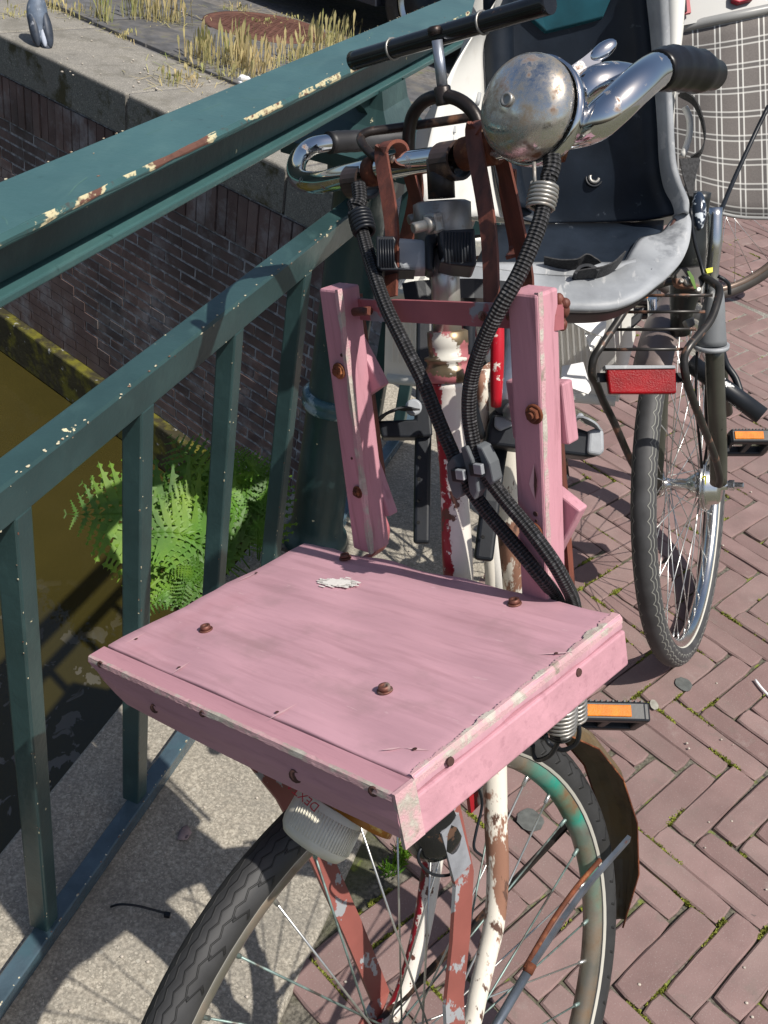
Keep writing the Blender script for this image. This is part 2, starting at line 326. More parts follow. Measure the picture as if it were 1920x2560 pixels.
M['slate'] = pbr('blue_grey_stone', c3(.10, .11, .12), .7)
for k in ('leaf', 'grass'):
    t_ = M[k].node_tree; b_ = t_.nodes['Principled BSDF']
    tr = t_.nodes.new('ShaderNodeBsdfTranslucent'); mx = t_.nodes.new('ShaderNodeMixShader'); mx.inputs[0].default_value = .22
    tr.inputs[0].default_value = (.36, .58, .02, 1) if k == 'leaf' else (.5, .45, .2, 1)
    t_.links.new(b_.outputs[0], mx.inputs[1]); t_.links.new(tr.outputs[0], mx.inputs[2]); t_.links.new(mx.outputs[0], t_.nodes['Material Output'].inputs[0])

def m_headpaint(x0=.0035, nm='split_red_white_paint'):
    t = NT(nm); s_ = t.n('SeparateXYZ'); t.l(t.tc.outputs['Object'], s_.inputs[0])
    e = t.math('ADD', s_.outputs[0], t.math('MULTIPLY', t.math('SUBTRACT', t.noise(60, 7, .7), .5), .022))
    c = t.mix(t.ramp(e, x0+.0005, x0-.0005), c3(.70, .66, .60), c3(.28, .010, .022))
    c = t.mix(t.ramp(t.noise(75, 6, .6), .60, .62), c, c3(.72, .68, .62)); c = t.mix(t.ramp(t.noise(44, 5, .6), .60, .62), c, c3(.11, .045, .03)); c = t.mix(t.ramp(t.noise(16, 4), .6, .72, 0, .6), c, c3(.45, .25, .10))
    t.bump(t.noise(70, 5), .3, .001); return t.out(c, .35)
M['headpaint'] = m_headpaint(); M['blade'] = m_headpaint(-.0505, 'split_paint_fork')
def m_granite(name, a, b, dark, moss=0.):
    t = NT(name)
    n1 = t.ramp(t.noise(210, 4, .75), .38, .62); n2 = t.ramp(t.noise(150, 5, .65), .42, .58); n3 = t.ramp(t.noise(5., 8, .7), .38, .64); n4 = t.ramp(t.noise(150, 2), .62, .66)
    c = t.mix(n1, a, b); c = t.mix(t.math('MULTIPLY', n2, .55), c, dark)
    c = t.mix(t.math('MULTIPLY', n4, .5), c, tuple(min(1, x*1.35) for x in b[:3])+(1,))
    c = t.mix(t.math('MULTIPLY', n3, .45), c, c3(.13, .125, .115))
    v = t.n('TexVoronoi'); v.inputs['Scale'].default_value = 36; t.l(t.coord(), v.inputs[0]); sp = t.ramp(v.outputs['Distance'], .13, .09)
    c = t.mix(t.math('MULTIPLY', sp, .5), c, c3(.5, .47, .4))
    if moss:
        mm = t.ramp(t.noise(6, 6, .65), .52, .62); c = t.mix(t.math('MULTIPLY', mm, moss), c, c3(.035, .032, .008))
    t.bump(t.noise(260, 3), .6, .0012, t.bump(t.noise(30, 4), .4, .004)); return t.out(c, .85)
M['granite'] = m_granite('granite', c3(.25, .22, .175), c3(.52, .47, .385), c3(.14, .13, .105))
M['coping'] = m_granite('weathered_coping', c3(.17, .16, .14), c3(.40, .375, .33), c3(.13, .12, .10), .25)
M['copingm'] = m_granite('mossy_coping', c3(.08, .09, .085), c3(.24, .25, .23), c3(.03, .03, .025), .95)

def m_brick(name, lo, hi, spk, eff=False):
    t = NT(name); oi = t.n('ObjectInfo'); r = oi.outputs['Random']
    mp = t.n('VectorMath', operation='ADD'); cmb = t.n('CombineXYZ'); s_ = t.math('MULTIPLY', r, 37.); t.l(s_, cmb.inputs[0]); t.l(s_, cmb.inputs[1])
    t.l(t.tc.outputs['Object'], mp.inputs[0]); t.l(cmb.outputs[0], mp.inputs[1])
    def nz(sc, d=4):
        n = t.n('TexNoise'); n.inputs['Scale'].default_value = sc; n.inputs['Detail'].default_value = d; t.l(mp.outputs[0], n.inputs['Vector']); return n.outputs['Fac']
    c = t.mix(r, lo, hi); c = t.mix(t.ramp(nz(14), .35, .7, 0, .5), c, tuple(x*.72 for x in lo[:3])+(1,))
    c = t.mix(t.ramp(nz(420, 2), .60, .72, 0, .45), c, spk); c = t.mix(t.ramp(nz(26, 5), .60, .72, 0, .4), c, c3(.13, .12, .10))
    c = t.mix(t.ramp(nz(5, 3), .45, .8, 0, .25), c, c3(.30, .26, .23))
    if not eff:
        g = t.n('NewGeometry')
        for sc_, a_, b_, am, cc in ((2.6, .52, .68, .28, c3(.10, .075, .07)), (9., .62, .70, .4, c3(.30, .25, .23)), (1.1, .45, .7, .2, c3(.22, .15, .14)), (38., .69, .72, .7, c3(.07, .06, .055))):
            n = t.n('TexNoise'); n.inputs['Scale'].default_value = sc_; n.inputs['Detail'].default_value = 7; n.inputs['Roughness'].default_value = .65; t.l(g.outputs['Position'], n.inputs['Vector'])
            c = t.mix(t.ramp(n.outputs['Fac'], a_, b_, 0, am), c, cc)
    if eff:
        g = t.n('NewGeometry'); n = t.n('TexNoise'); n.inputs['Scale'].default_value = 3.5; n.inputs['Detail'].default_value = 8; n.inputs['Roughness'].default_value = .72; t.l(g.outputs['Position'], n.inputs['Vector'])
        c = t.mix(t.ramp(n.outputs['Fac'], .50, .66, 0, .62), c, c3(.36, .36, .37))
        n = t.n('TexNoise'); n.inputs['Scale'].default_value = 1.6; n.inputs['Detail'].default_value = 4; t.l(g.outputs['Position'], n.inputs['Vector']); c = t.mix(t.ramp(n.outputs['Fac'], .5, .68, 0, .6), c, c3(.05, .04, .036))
    t.bump(nz(300, 3), .4, .0008, t.bump(nz(25, 3), .3, .003)); return t.out(c, .82)
M['paver'] = m_brick('paving_brick', c3(.178, .110, .102), c3(.258, .168, .157), c3(.34, .3, .28))
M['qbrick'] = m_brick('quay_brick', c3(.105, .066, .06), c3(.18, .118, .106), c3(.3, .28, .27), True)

def m_sand():
    t = NT('joint_sand'); c = t.mix(t.ramp(t.noise(160, 4), .35, .65), c3(.06, .055, .045), c3(.18, .165, .135))
    c = t.mix(t.ramp(t.noise(8, 5), .45, .65), c, c3(.07, .075, .035)); c = t.mix(t.ramp(t.noise(22, 5), .58, .66), c, c3(.16, .20, .03))
    t.bump(t.noise(200, 4), .9, .004); return t.out(c, .95)
M['sand'] = m_sand()
def m_mortar():
    t = NT('quay_mortar'); c = t.mix(t.ramp(t.noise(30, 5), .4, .65), c3(.17, .165, .16), c3(.46, .46, .47))
    t.bump(t.noise(90, 4), .6, .004); return t.out(c, .9)
M['mortar'] = m_mortar()
def m_pave2():
    t = NT('quay_pavement'); c = t.mix(t.ramp(t.noise(50, 5), .35, .65), c3(.075, .073, .075), c3(.165, .16, .16))
    c = t.mix(t.ramp(t.noise(2.2, 6, .6), .45, .65, 0, .8), c, c3(.22, .19, .15)); c = t.mix(t.ramp(t.noise(7, 5), .60, .70, 0, .6), c, c3(.11, .13, .03))
    t.bump(t.noise(60, 5), .6, .006); return t.out(c, .9)
M['pave2'] = m_pave2()
def m_water():
    t = NT('canal_water'); c = t.mix(t.ramp(t.noise(.9, 3), .3, .75), c3(.027, .023, .006), c3(.047, .038, .010))
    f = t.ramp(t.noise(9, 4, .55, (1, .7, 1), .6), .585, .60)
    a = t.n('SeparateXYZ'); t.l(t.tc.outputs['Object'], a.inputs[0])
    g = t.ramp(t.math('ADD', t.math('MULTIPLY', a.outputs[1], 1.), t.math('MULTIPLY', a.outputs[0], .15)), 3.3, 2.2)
    c = t.mix(t.math('MULTIPLY', t.math('MULTIPLY', f, g), .75), c, c3(.16, .15, .13))  # pale ripple reflections of the sky painted into the water colour
    t.bump(t.noise(7, 4, .5, (1, .5, 1)), .3, .03); return t.out(c, .04)
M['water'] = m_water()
def m_rope():
    t = NT('braided_rope'); s_ = t.n('SeparateXYZ'); t.l(t.tc.outputs['UV'], s_.inputs[0])
    u = t.math('MULTIPLY', s_.outputs[0], 2*math.pi/.0055); v = t.math('MULTIPLY', s_.outputs[1], 2*math.pi*4)
    a = t.math('SINE', t.math('ADD', u, v)); b = t.math('SINE', t.math('SUBTRACT', u, v)); h = t.math('MULTIPLY', a, b)
    c = t.mix(t.ramp(h, -.3, .9), c3(.006, .006, .007), c3(.055, .055, .06)); c = t.mix(t.ramp(t.noise(200, 2), .6, .7, 0, .5), c, c3(.14, .14, .15))
    t.bump(h, 1., .0016); return t.out(c, .7)
M['rope'] = m_rope()
def m_tyre(name, base, line, zz, groove=.5):
    t = NT(name); s_ = t.n('SeparateXYZ'); t.l(t.tc.outputs['UV'], s_.inputs[0]); u, v = s_.outputs[0], s_.outputs[1]
    m = None
    if zz == 1:     # three wavy longitudinal grooves
        tri = t.math('PINGPONG', t.math('MULTIPLY', u, 84.), .5)
        for v0, amp in ((.20, .03), (.30, .05), (.13, .05)):
            d = t.math('ABSOLUTE', t.math('SUBTRACT', t.math('SUBTRACT', v, v0), t.math('MULTIPLY', t.math('SUBTRACT', t.math('SMOOTH_MIN', t.math('MULTIPLY', tri, 1.7), .45, .2), .25), amp*2)))
            q = t.ramp(d, .013, .008); m = q if m is None else t.math('MAXIMUM', m, q)
    else:           # close zigzags on the crown, slanted sipes on the shoulders
        tri = t.math('PINGPONG', t.math('MULTIPLY', u, 130.), .5)
        for v0, amp in ((.035, .022), (.11, .030), (.185, -.030)):
            d = t.math('ABSOLUTE', t.math('SUBTRACT', t.math('SUBTRACT', v, v0), t.math('MULTIPLY', t.math('SUBTRACT', tri, .25), amp*2)))
            q = t.ramp(d, .009, .004); m = q if m is None else t.math('MAXIMUM', m, q)
        kink = t.math('PINGPONG', t.math('MULTIPLY', v, 9.), .5)
        fr = t.math('FRACT', t.math('ADD', t.math('ADD', t.math('MULTIPLY', u, 65.), t.math('MULTIPLY', v, 2.2)), t.math('MULTIPLY', kink, .5)))
        q = t.math('MULTIPLY', t.ramp(t.math('ABSOLUTE', t.math('SUBTRACT', fr, .5)), .07, .035), t.math('MULTIPLY', t.ramp(v, .20, .215), t.ramp(v, .34, .32))); m = t.math('MAXIMUM', m, q)
    c = t.mix(t.ramp(t.noise(24, 5), .35, .7), tuple(x*.75 for x in base[:3])+(1,), tuple(x*1.4 for x in base[:3])+(1,))
    c = t.mix(t.math('MULTIPLY', m, groove), c, line)
    for v0, w in (((.46, .022), (.965, .022)) if zz == 1 else ((.425, .020), (.485, .012))):       # reflective line on each side wall
        d = t.math('ABSOLUTE', t.math('SUBTRACT', v, v0)); c = t.mix(t.ramp(d, w, w-.004), c, c3(.52, .50, .44))
    t.bump(t.math('SUBTRACT', 1., m), .8, .002); return t.out(c, .62)
M['tyre'] = m_tyre('grey_bike_tyre', c3(.045, .045, .047), c3(.21, .21, .19), 1, .95)
M['tyre2'] = m_tyre('front_tyre', c3(.030, .030, .031), c3(.006, .006, .006), 2, .75)
M['tyre3'] = pbr('plain_tyre', c3(.05, .045, .04), .6, var=(20, .3))
def m_plaid():
    t = NT('plaid_cloth'); s_ = t.n('SeparateXYZ'); t.l(t.tc.outputs['UV'], s_.inputs[0]); c = c3(.145, .130, .122)
    c = t.mix(t.ramp(t.noise(300, 2), .4, .6, 0, .4), c, c3(.20, .18, .17))
    for k, N_, off in ((0, 6.0, .0), (1, 8.4, .3)):
        x = t.math('FRACT', t.math('ADD', t.math('MULTIPLY', s_.outputs[k], N_), off))
        for p, w in ((.30, .022), (.52, .022)):
            d = t.math('ABSOLUTE', t.math('SUBTRACT', x, p)); c = t.mix(t.ramp(d, w*2.2, w*.8, 0, .85 if k == 0 else .6), c, c3(.75, .74, .70))
        d = t.math('ABSOLUTE', t.math('SUBTRACT', x, .41)); c = t.mix(t.ramp(d, .10, .08, 0, .35), c, c3(.06, .06, .062))
    t.bump(t.noise(500, 2), .3, .0006); return t.out(c, .9)
M['plaid'] = m_plaid()
M['car'] = pbr('car_paint', c3(.04, .045, .06), .3, .3, var=None)
M['greyshell'] = pbr('grey_lacquer', c3(.30, .30, .29), .35, var=(5, .06))
M['redtrim'] = pbr('red_trim', c3(.35, .012, .03), .4, var=None)
M['glassdark'] = pbr('dark_glass', c3(.02, .022, .025), .06, var=None)
M['web'] = pbr('black_webbing', c3(.03, .03, .032), .8, var=(300, .6), bump=[(600, .7, .001)])
M['feather'] = pbr('grey_feathers', c3(.10, .13, .18), .6, var=(25, .35), layers=[dict(c=c3(.35, .38, .42), s=30, t=.62, soft=.04, amt=.8)])
M['featherd'] = pbr('dark_feathers', c3(.035, .045, .065), .55, var=(30, .4), layers=[dict(c=c3(.3, .32, .36), s=34, t=.66, soft=.02, amt=.8, st=(1, 1, .3))])
M['featherl'] = pbr('pale_feathers', c3(.38, .42, .50), .6, var=(20, .15))

# =================================================================== SETTING
WR = V((.238, .971, 0)).normalized(); NR = V((WR.y, -WR.x, 0)); P0 = gp(790, 1350)      # railing line: direction, outward normal, foot of the post
def rl(o, s, z): return NR*(NR.dot(P0)+o) + WR*s + V((0, 0, z))                          # offset from the line, distance along, height
E_ = V((.803, -.596, 0)).normalized(); MQ = V((-.596, -.803, 0)).normalized(); Q0 = gp(0, 80)
def qw(s, z, o=0.): return Q0 + E_*s + MQ*o + V((0, 0, z))                               # quay wall coordinates
# brick lattice
YAW, TX, TY, BL, BW = -.7097, .4977, 1.4141, .21, .0509
def lat(u, v): c, s = math.cos(YAW), math.sin(YAW); return V((TX+c*u-s*v, TY+s*u+c*v, 0))
SLE = NR.dot(gp(862, 2197)); WTE = NR.dot(gp(520, 1500))-.004                             # slab edges (bricks side, water side)

g = MB(); 
a0 = NR*(WTE+.02); far = 60.
pts = [NR*(WTE+.03)-WR*4, NR*(WTE+.03)+WR*3.62, qw(1.78, -.012)*1, qw(1.78, -.012)+E_*0]
# street base: everything on the street side of the slab plus everything beyond the quay wall
zc = -.0075
corner = NR*(WTE+.03)+WR*((qw(1.7, 0)).dot(WR)); 
s0 = None
den = E_.dot(NR); s_meet = (WTE+.03-Q0.dot(NR))/den; CQ = Q0+E_*s_meet; CQ.z = zc
def zz(p): p = V(p); p.z = zc; return p
A1 = zz(NR*(WTE+.03)-WR*4); 
g.add([A1, zz(A1+NR*far), zz(CQ+NR*far), CQ], [(0, 1, 2, 3)])
g.build('ground', M['sand'], kind='structure')
g = MB(); g.add([CQ+V((0, 0, .0)), zz(CQ+NR*far), zz(CQ+NR*far+WR*far), zz(Q0-E_*far+WR*far), zz(Q0-E_*far-MQ*.02)], [(0, 1, 2, 3, 4)])
g.build('quay_pavement', M['pave2'], kind='structure')
g = MB(); wz = -1.80
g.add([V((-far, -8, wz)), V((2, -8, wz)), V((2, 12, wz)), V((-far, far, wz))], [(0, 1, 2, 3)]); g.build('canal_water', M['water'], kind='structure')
# bridge side under the slab
ab = MB(); ab.box(rl(0, .0, -1.1)+NR*(WTE-NR.dot(P0)+.9), NR*.80, WR*3.5, V((0, 0, .92))); ab.build('bridge_abutment', M['mortar'], kind='structure')

# granite kerb slab (stones are parts of the setting)
def sgroup(name, loc):
    o = bpy.data.objects.new(name, None); col.objects.link(o); o.matrix_basis = Matrix.Translation(V(loc)); WM[o] = o.matrix_basis.copy(); o['kind'] = 'structure'; return o
slab = sgroup('granite_kerb', rl(0, .8, 0))
cuts = [-1.2, .05, 1.62-.02, 2.75, 3.9]
for i in range(len(cuts)-1):
    m = MB(); a, b = cuts[i]+.004, cuts[i+1]-.004
    P = [NR*WTE+WR*a, NR*SLE+WR*a, NR*SLE+WR*b, NR*WTE+WR*b]
    if i == 2: P = [NR*(WTE+.03)+WR*a, NR*SLE+WR*a, NR*SLE+WR*b, NR*WTE+WR*b, NR*WTE+WR*(a+.05)]
    m.prism([p+V((0, 0, .0045-.001*i-.20)) for p in P], (0, 0, .2)); m.build('kerb_stone', M['granite'], slab, bevel=.008, seg=3)

# quay wall
quay = thing('quay_wall', 'dark red brick canal quay wall with weathered grey coping, in shade beyond the railing', 'wall', qw(1, -.9))
m = MB(); m.prism([qw(-4, -.2, .0005), qw(-4, -2.1, .0005), qw(4.2, -2.1, .0005), qw(4.2, -.2, .0005)], -MQ*.4); m.build('mortar_bed', M['mortar'], quay)
b0 = MB(); b0.box((0, 0, 0), (.103, 0, 0), (0, .006, 0), (0, 0, .0262)); 
FQ = Frame((0, 0, 0), E_, MQ, (0, 0, 1)); RQ = FQ.m()
def project(p):
    d = p-CO; z = d.dot(CZ)
    if z < .05: return (-9e9, -9e9, 0)
    return (960+FP*d.dot(CX)/z, 1280+FP*d.dot(CY)/z, z)
mv = []
for k in range(4):
    b = MB(); e = lambda s: random.uniform(-s, s)
    vs = [V((x*(.103+e(.002)), y*.008, z*(.0262+e(.0012)))) for z in (-1, 1) for y in (-1, 1) for x in (-1, 1)]
    b.add(vs, [(0, 2, 3, 1), (4, 5, 7, 6), (0, 1, 5, 4), (2, 6, 7, 3), (0, 4, 6, 2), (1, 3, 7, 5)])
    mv.append(b)
protos = []
cand = []
ctop = -.425; nrow = 21; pitch = (1.55-.425)/nrow
for r_ in range(nrow):
    z = ctop-(r_+.5)*pitch; off = (r_ % 2)*.108+random.uniform(-.01, .01)
    s = -3.2+off
    while s < 3.6:
        hdr = (r_ % 4 == 2); L_ = .108 if hdr else .216
        p = qw(s+L_/2, z, .0); px = project(p)
        if -60 < px[0] < 1000 and -60 < px[1] < 1330 and NR.dot(p) < WTE+.3: cand.append((px[2], p, hdr))
        s += L_
cand.sort(key=lambda c: c[0])
def rq(p, sc=(1, 1, 1), rot=0.): 
    M_ = RQ.copy(); M_.translation = p; return M_ @ Matrix.Rotation(rot, 4, 'Y') @ Matrix.Diagonal((*sc, 1))
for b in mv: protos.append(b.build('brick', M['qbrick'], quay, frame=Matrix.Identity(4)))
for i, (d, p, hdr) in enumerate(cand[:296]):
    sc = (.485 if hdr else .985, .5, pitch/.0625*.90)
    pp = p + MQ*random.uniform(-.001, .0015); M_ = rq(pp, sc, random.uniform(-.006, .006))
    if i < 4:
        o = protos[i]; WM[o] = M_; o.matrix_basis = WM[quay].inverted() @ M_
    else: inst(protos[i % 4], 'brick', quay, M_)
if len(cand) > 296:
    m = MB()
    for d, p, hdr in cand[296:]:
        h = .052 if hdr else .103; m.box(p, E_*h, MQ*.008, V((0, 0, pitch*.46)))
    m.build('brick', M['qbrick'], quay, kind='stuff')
sb = MB(); sb.add([V((x*.030, y*.010, z*.106)) for z in (-1, 1) for y in (-1, 1) for x in (-1, 1)], [(0, 2, 3, 1), (4, 5, 7, 6), (0, 1, 5, 4), (2, 6, 7, 3), (0, 4, 6, 2), (1, 3, 7, 5)])
sp = sb.build('soldier_brick', M['qbrick'], quay, frame=Matrix.Identity(4)); first = True
s = -1.3
while s < 2.6:
    M_ = rq(qw(s, -.312, .002)+MQ*random.uniform(-.003, .003), (random.uniform(.93, 1.02), 1, 1))
    if first: WM[sp] = M_; sp.matrix_basis = WM[quay].inverted() @ M_; first = False
    else: inst(sp, 'soldier_brick', quay, M_)
    s += .067
for i, (a, b) in enumerate([(-4, -1.02), (-1.01, .0), (.01, 1.055), (1.065, 2.1), (2.11, 4.2)]):
    m = MB(); m.prism([qw(a, -.192, .02), qw(b-.006, -.192, .02), qw(b-.006, -.192, -.565), qw(a, -.192, -.565)], (0, 0, .19+.002*(i % 2)))
    o = m.build('coping_stone', M['coping'], quay, bevel=.012, seg=3)
    m = MB(); m.grid([[qw(a+(b-.006-a)*k/12, z, .0215) for k in range(13)] for z in (-.188, -.12, -.06, -.02)]); m.build('moss_film', M['copingm'], o)
m = MB(); m.prism([qw(-4, -1.80, .07), qw(4, -1.80, .07), qw(4, -1.80, -.0), qw(-4, -1.80, -.0)], (0, 0, .25)); 
M['waling'] = pbr('mossy_beam', c3(.035, .03, .012), .7, var=(8, .4), layers=[dict(c=c3(.13, .12, .01), s=7, t=.55, soft=.06), dict(c=c3(.4, .4, .38), s=22, t=.68, soft=.03)], bump=[(30, .6, .01)])
m.build('waling_beam', M['waling'], quay, bevel=.01)

tl = sgroup('quay_tiles', qw(.5, 0, -1)); M['tile'] = pbr('dark_paving_tile', c3(.10, .10, .105), .85, var=(14, .3), layers=[dict(c=c3(.2, .18, .15), s=8, t=.58, soft=.1, amt=.6), dict(c=c3(.10, .12, .03), s=16, t=.64, soft=.05, amt=.6)], bump=[(60, .5, .003)], objvar=.15)
for j in range(3):
    for i in range(9):
        s_ = -1.9+i*.46+j*.2; oo = -.585-j*.36; m = MB(); z_ = random.uniform(-.004, .010)+(.012 if j == 0 else 0)
        m.prism([qw(s_, z_-.03, oo), qw(s_+.45, z_-.03, oo), qw(s_+.45, z_-.03, oo-.35), qw(s_, z_-.03, oo-.35)], (random.uniform(-.001, .001), 0, .03)); m.build('tile', M['tile'], tl, bevel=.004)
# herringbone paving
pav = sgroup('brick_pavement', (.6, 1.6, 0))
def paver_mesh():
    b = MB(); hx, hy, e = .1033, .0243, .0024; j = lambda q: random.uniform(-q, q); loop = []
    for a_, c_, n_ in (((-1, -1), (1, -1), 7), ((1, -1), (1, 1), 2), ((1, 1), (-1, 1), 7), ((-1, 1), (-1, -1), 2)):
        for k in range(n_):
            t = k/n_; loop.append((a_[0]+(c_[0]-a_[0])*t, a_[1]+(c_[1]-a_[1])*t, k == 0))
    N = len(loop); mid = []; top = []; low = []
    for x, y, cr in loop:
        q = .0022 if cr else 0; X = x*(hx-q)+j(.0007); Y = y*(hy-q)+j(.0008)
        low.append(V((X, Y, -.03))); mid.append(V((X, Y, -.0028+j(.0008)))); top.append(V((X-x*e*(abs(x) > .99), Y-y*e*(abs(y) > .99), j(.0005))))
    b.add(low+mid+top, [tuple(range(2*N, 3*N))]+[(k, (k+1) % N, N+(k+1) % N, N+k) for k in range(N)])
    b.add(mid+top, [(k, (k+1) % N, N+(k+1) % N, N+k) for k in range(N)], True)
    return b
pp_ = [paver_mesh() for k in range(6)]
pc = []
for n in range(-30, 30):
    for k in range(-120, 120):
        for hv in (0, 1):
            if hv == 0: u, v, rot = k*BW+n*BL+.1025, k*BW-n*BL+BW/2, 0
            else: u, v, rot = k*BW+n*BL+BL+BW/2, k*BW+BW-n*BL-.1035, math.pi/2
            p = lat(u, v)
            if NR.dot(p) < SLE+.012: continue
            if (p-Q0).dot(MQ) < .02 and E_.dot(p-Q0) < 3.2: continue
            if p.y > 9 or p.y < .2: continue
            px = project(p)
            if not (-150 < px[0] < 2080 and -150 < px[1] < 2750): continue
            pc.append((px[2], p, rot))
pc.sort(key=lambda c: c[0])
pr = None; N1 = 300; prot = []
for i, (d, p, rot) in enumerate(pc[:N1]):
    M_ = Matrix.Translation(p+V((random.uniform(-.0012, .0012), random.uniform(-.0012, .0012), random.uniform(-.003, .002)))) @ Matrix.Rotation(YAW+rot+random.uniform(-.012, .012), 4, 'Z') @ Matrix.Rotation(random.uniform(-.012, .012), 4, 'X')
    if i < 6:
        o = pp_[i].build('brick', M['paver'], pav, frame=Matrix.Identity(4), bevel=0); prot.append(o); WM[o] = M_; o.matrix_basis = WM[pav].inverted() @ M_
    else: inst(prot[i % 6], 'brick', pav, M_)
m = MB()
for d, p, rot in pc[N1:]:
    a = YAW+rot; x = V((math.cos(a), math.sin(a), 0)); y = V((-x.y, x.x, 0)); z = V((0, 0, random.uniform(-.002, .002)))
    lo = [p+x*(sx*.1015)+y*(sy*.0225)+V((0, 0, -.02)) for sx, sy in ((-1, -1), (1, -1), (1, 1), (-1, 1))]; tp = [p+x*(sx*.099)+y*(sy*.020)+z for sx, sy in ((-1, -1), (1, -1), (1, 1), (-1, 1))]
    m.add(lo+tp, [(4, 5, 6, 7)]+[(i, (i+1) % 4, 4+(i+1) % 4, 4+i) for i in range(4)])
if pc[N1:]: m.build('far_brick', M['paver'], pav, kind='stuff')
print('pavers', len(pc), 'quay bricks', len(cand))

# moss in the joints
ms = MB()
def clump(p, r, h, nb):
    for k in range(nb):
        a = random.uniform(0, 2*math.pi); q = math.sqrt(random.random())*r; c = p+V((math.cos(a)*q, math.sin(a)*q, 0))
        b = random.uniform(0, 2*math.pi); w = random.uniform(.0012, .0026); d = V((math.cos(b), math.sin(b), 0))*w; t = V((random.uniform(-1, 1)*h*.6, random.uniform(-1, 1)*h*.6, h*random.uniform(.4, 1.)))
        ms.add([c-d, c+d, c+t+d*.6, c+t-d*.6], [(0, 1, 2, 3)])
mp_ = [(1590, 1255), (1500, 1340), (1530, 1435), (1445, 1475), (1415, 1500), (1540, 1480), (1480, 1410), (1570, 1770), (1700, 1745), (1740, 1620), (1660, 1770), (1770, 1780), (1790, 1770), (1600, 1745), (1340, 1545), (1575, 1590), (1695, 1530), (1835, 1325), (1835, 1535), (1820, 1900), (1790, 1915), (1690, 2040), (1660, 2080), (1710, 2275), (1780, 2310), (1905, 2320), (1590, 2525), (1700, 2110), (1640, 2490), (1570, 2080), (925, 2320), (985, 2270), (1075, 2480), (870, 2420), (1110, 2290), (950, 2250), (1180, 2070), (1100, 2450), (1480, 1170), (1450, 1120), (1540, 1190), (1420, 1520), (1500, 1500), (1880, 640), (1860, 690), (1700, 840), (1840, 800), (1790, 1110)]
def moss_at(p, n_, sp):
    c = min(pc, key=lambda q: (q[1]-p).length); u = V((math.cos(YAW+c[2]), math.sin(YAW+c[2]), 0)); w_ = V((-u.y, u.x, 0)); d = p-c[1]; a, b = d.dot(u), d.dot(w_)
    if abs(a) > .092: ends = True
    else: ends = False
    for k in range(n_):
        if ends: q = c[1]+u*math.copysign(.1052, a)+w_*random.gauss(0, .012)
        else: q = c[1]+w_*math.copysign(.0254, b)+u*(a+random.gauss(0, sp))
        q.z = -.006; clump(q, .0035, .0065, 12)
for x, y in mp_: moss_at(gp(x, y), 16, .016)
for k in range(120):
    c = random.choice(pc); moss_at(c[1]+V((random.uniform(-.1, .1), random.uniform(-.1, .1), 0)), 4, .02)
ms.build('joint_moss', M['moss'], kind='stuff', label='bright green moss growing in the paving joints', category='moss')
# herb between the stones, small plant
ms = MB(); 
for x, y in [(995, 2155), (975, 2180), (1010, 2130)]: clump(gp(x, y, 0), .013, .020, 45)
ms.build('grass_tuft', M['leaf'], kind='stuff', label='small grass tuft growing in the joint inside the front wheel', category='weed')
# grass on the quay
ms = MB()
for x, y, n_, h in [(255, 55, 90, .30), (345, 50, 120, .34), (395, 50, 90, .3), (440, 55, 60, .3), (500, 155, 130, .24), (540, 150, 60, .22), (600, 170, 160, .30), (640, 190, 130, .26), (680, 165, 60, .2), (740, 150, 90, .2), (790, 140, 120, .26), (820, 110, 90, .24), (860, 105, 60, .22), (560, 165, 60, .18), (430, 205, 60, .1), (470, 200, 60, .08), (30, 40, 50, .1), (140, 25, 60, .12), (200, 40, 60, .12), (320, 90, 50, .08), (760, 170, 90, .16), (580, 195, 90, .12), (520, 175, 60, .1), (660, 60, 60, .06), (720, 45, 60, .06), (600, 25, 60, .08), (870, 60, 60, .1)]:
    p = gp(x, y, 0); n_ = int(n_*.55); h *= .74
    for k in range(n_):
        c = p+V((random.gauss(0, .042), random.gauss(0, .05), -.01)); b = random.uniform(0, 6.28); w = V((math.cos(b), math.sin(b), 0))*random.uniform(.002, .0042)
        hh = h*random.uniform(.35, 1.); t = V((random.gauss(0, .12)*hh, random.gauss(0, .12)*hh, hh)); mid = c+t*.55+V((random.gauss(0, .004), random.gauss(0, .004), 0))
        if random.random() < .45: ms.add([c-w*.5, c+w*.5, mid+w*.5, mid-w*.5, c+t+w*2.2, c+t-w*2.2, c+t*1.15], [(0, 1, 2, 3), (3, 2, 4, 5), (5, 4, 6)])
        else: ms.add([c-w, c+w, mid+w*.8, mid-w*.8, c+t*.9], [(0, 1, 2, 3), (3, 2, 4)])
    for k in range(int(n_*.6)):
        c = p+V((random.gauss(0, .1), random.gauss(0, .1), 0)); b = random.uniform(0, 6.28); d = V((math.cos(b), math.sin(b), .15))*random.uniform(.03, .1); w = V((-d.y, d.x, 0)).normalized()*.0015
        ms.add([c-w, c+w, c+d+w, c+d-w], [(0, 1, 2, 3)])
ms.build('quay_grass', M['grass'], kind='stuff', label='half dry tufts of wild grass on the quay behind the railing', category='grass')

# =================================================================== BRIDGE RAILING
rail = thing('bridge_railing', 'dark green iron bridge railing with chipped handrail, balusters and round post', 'railing', P0)
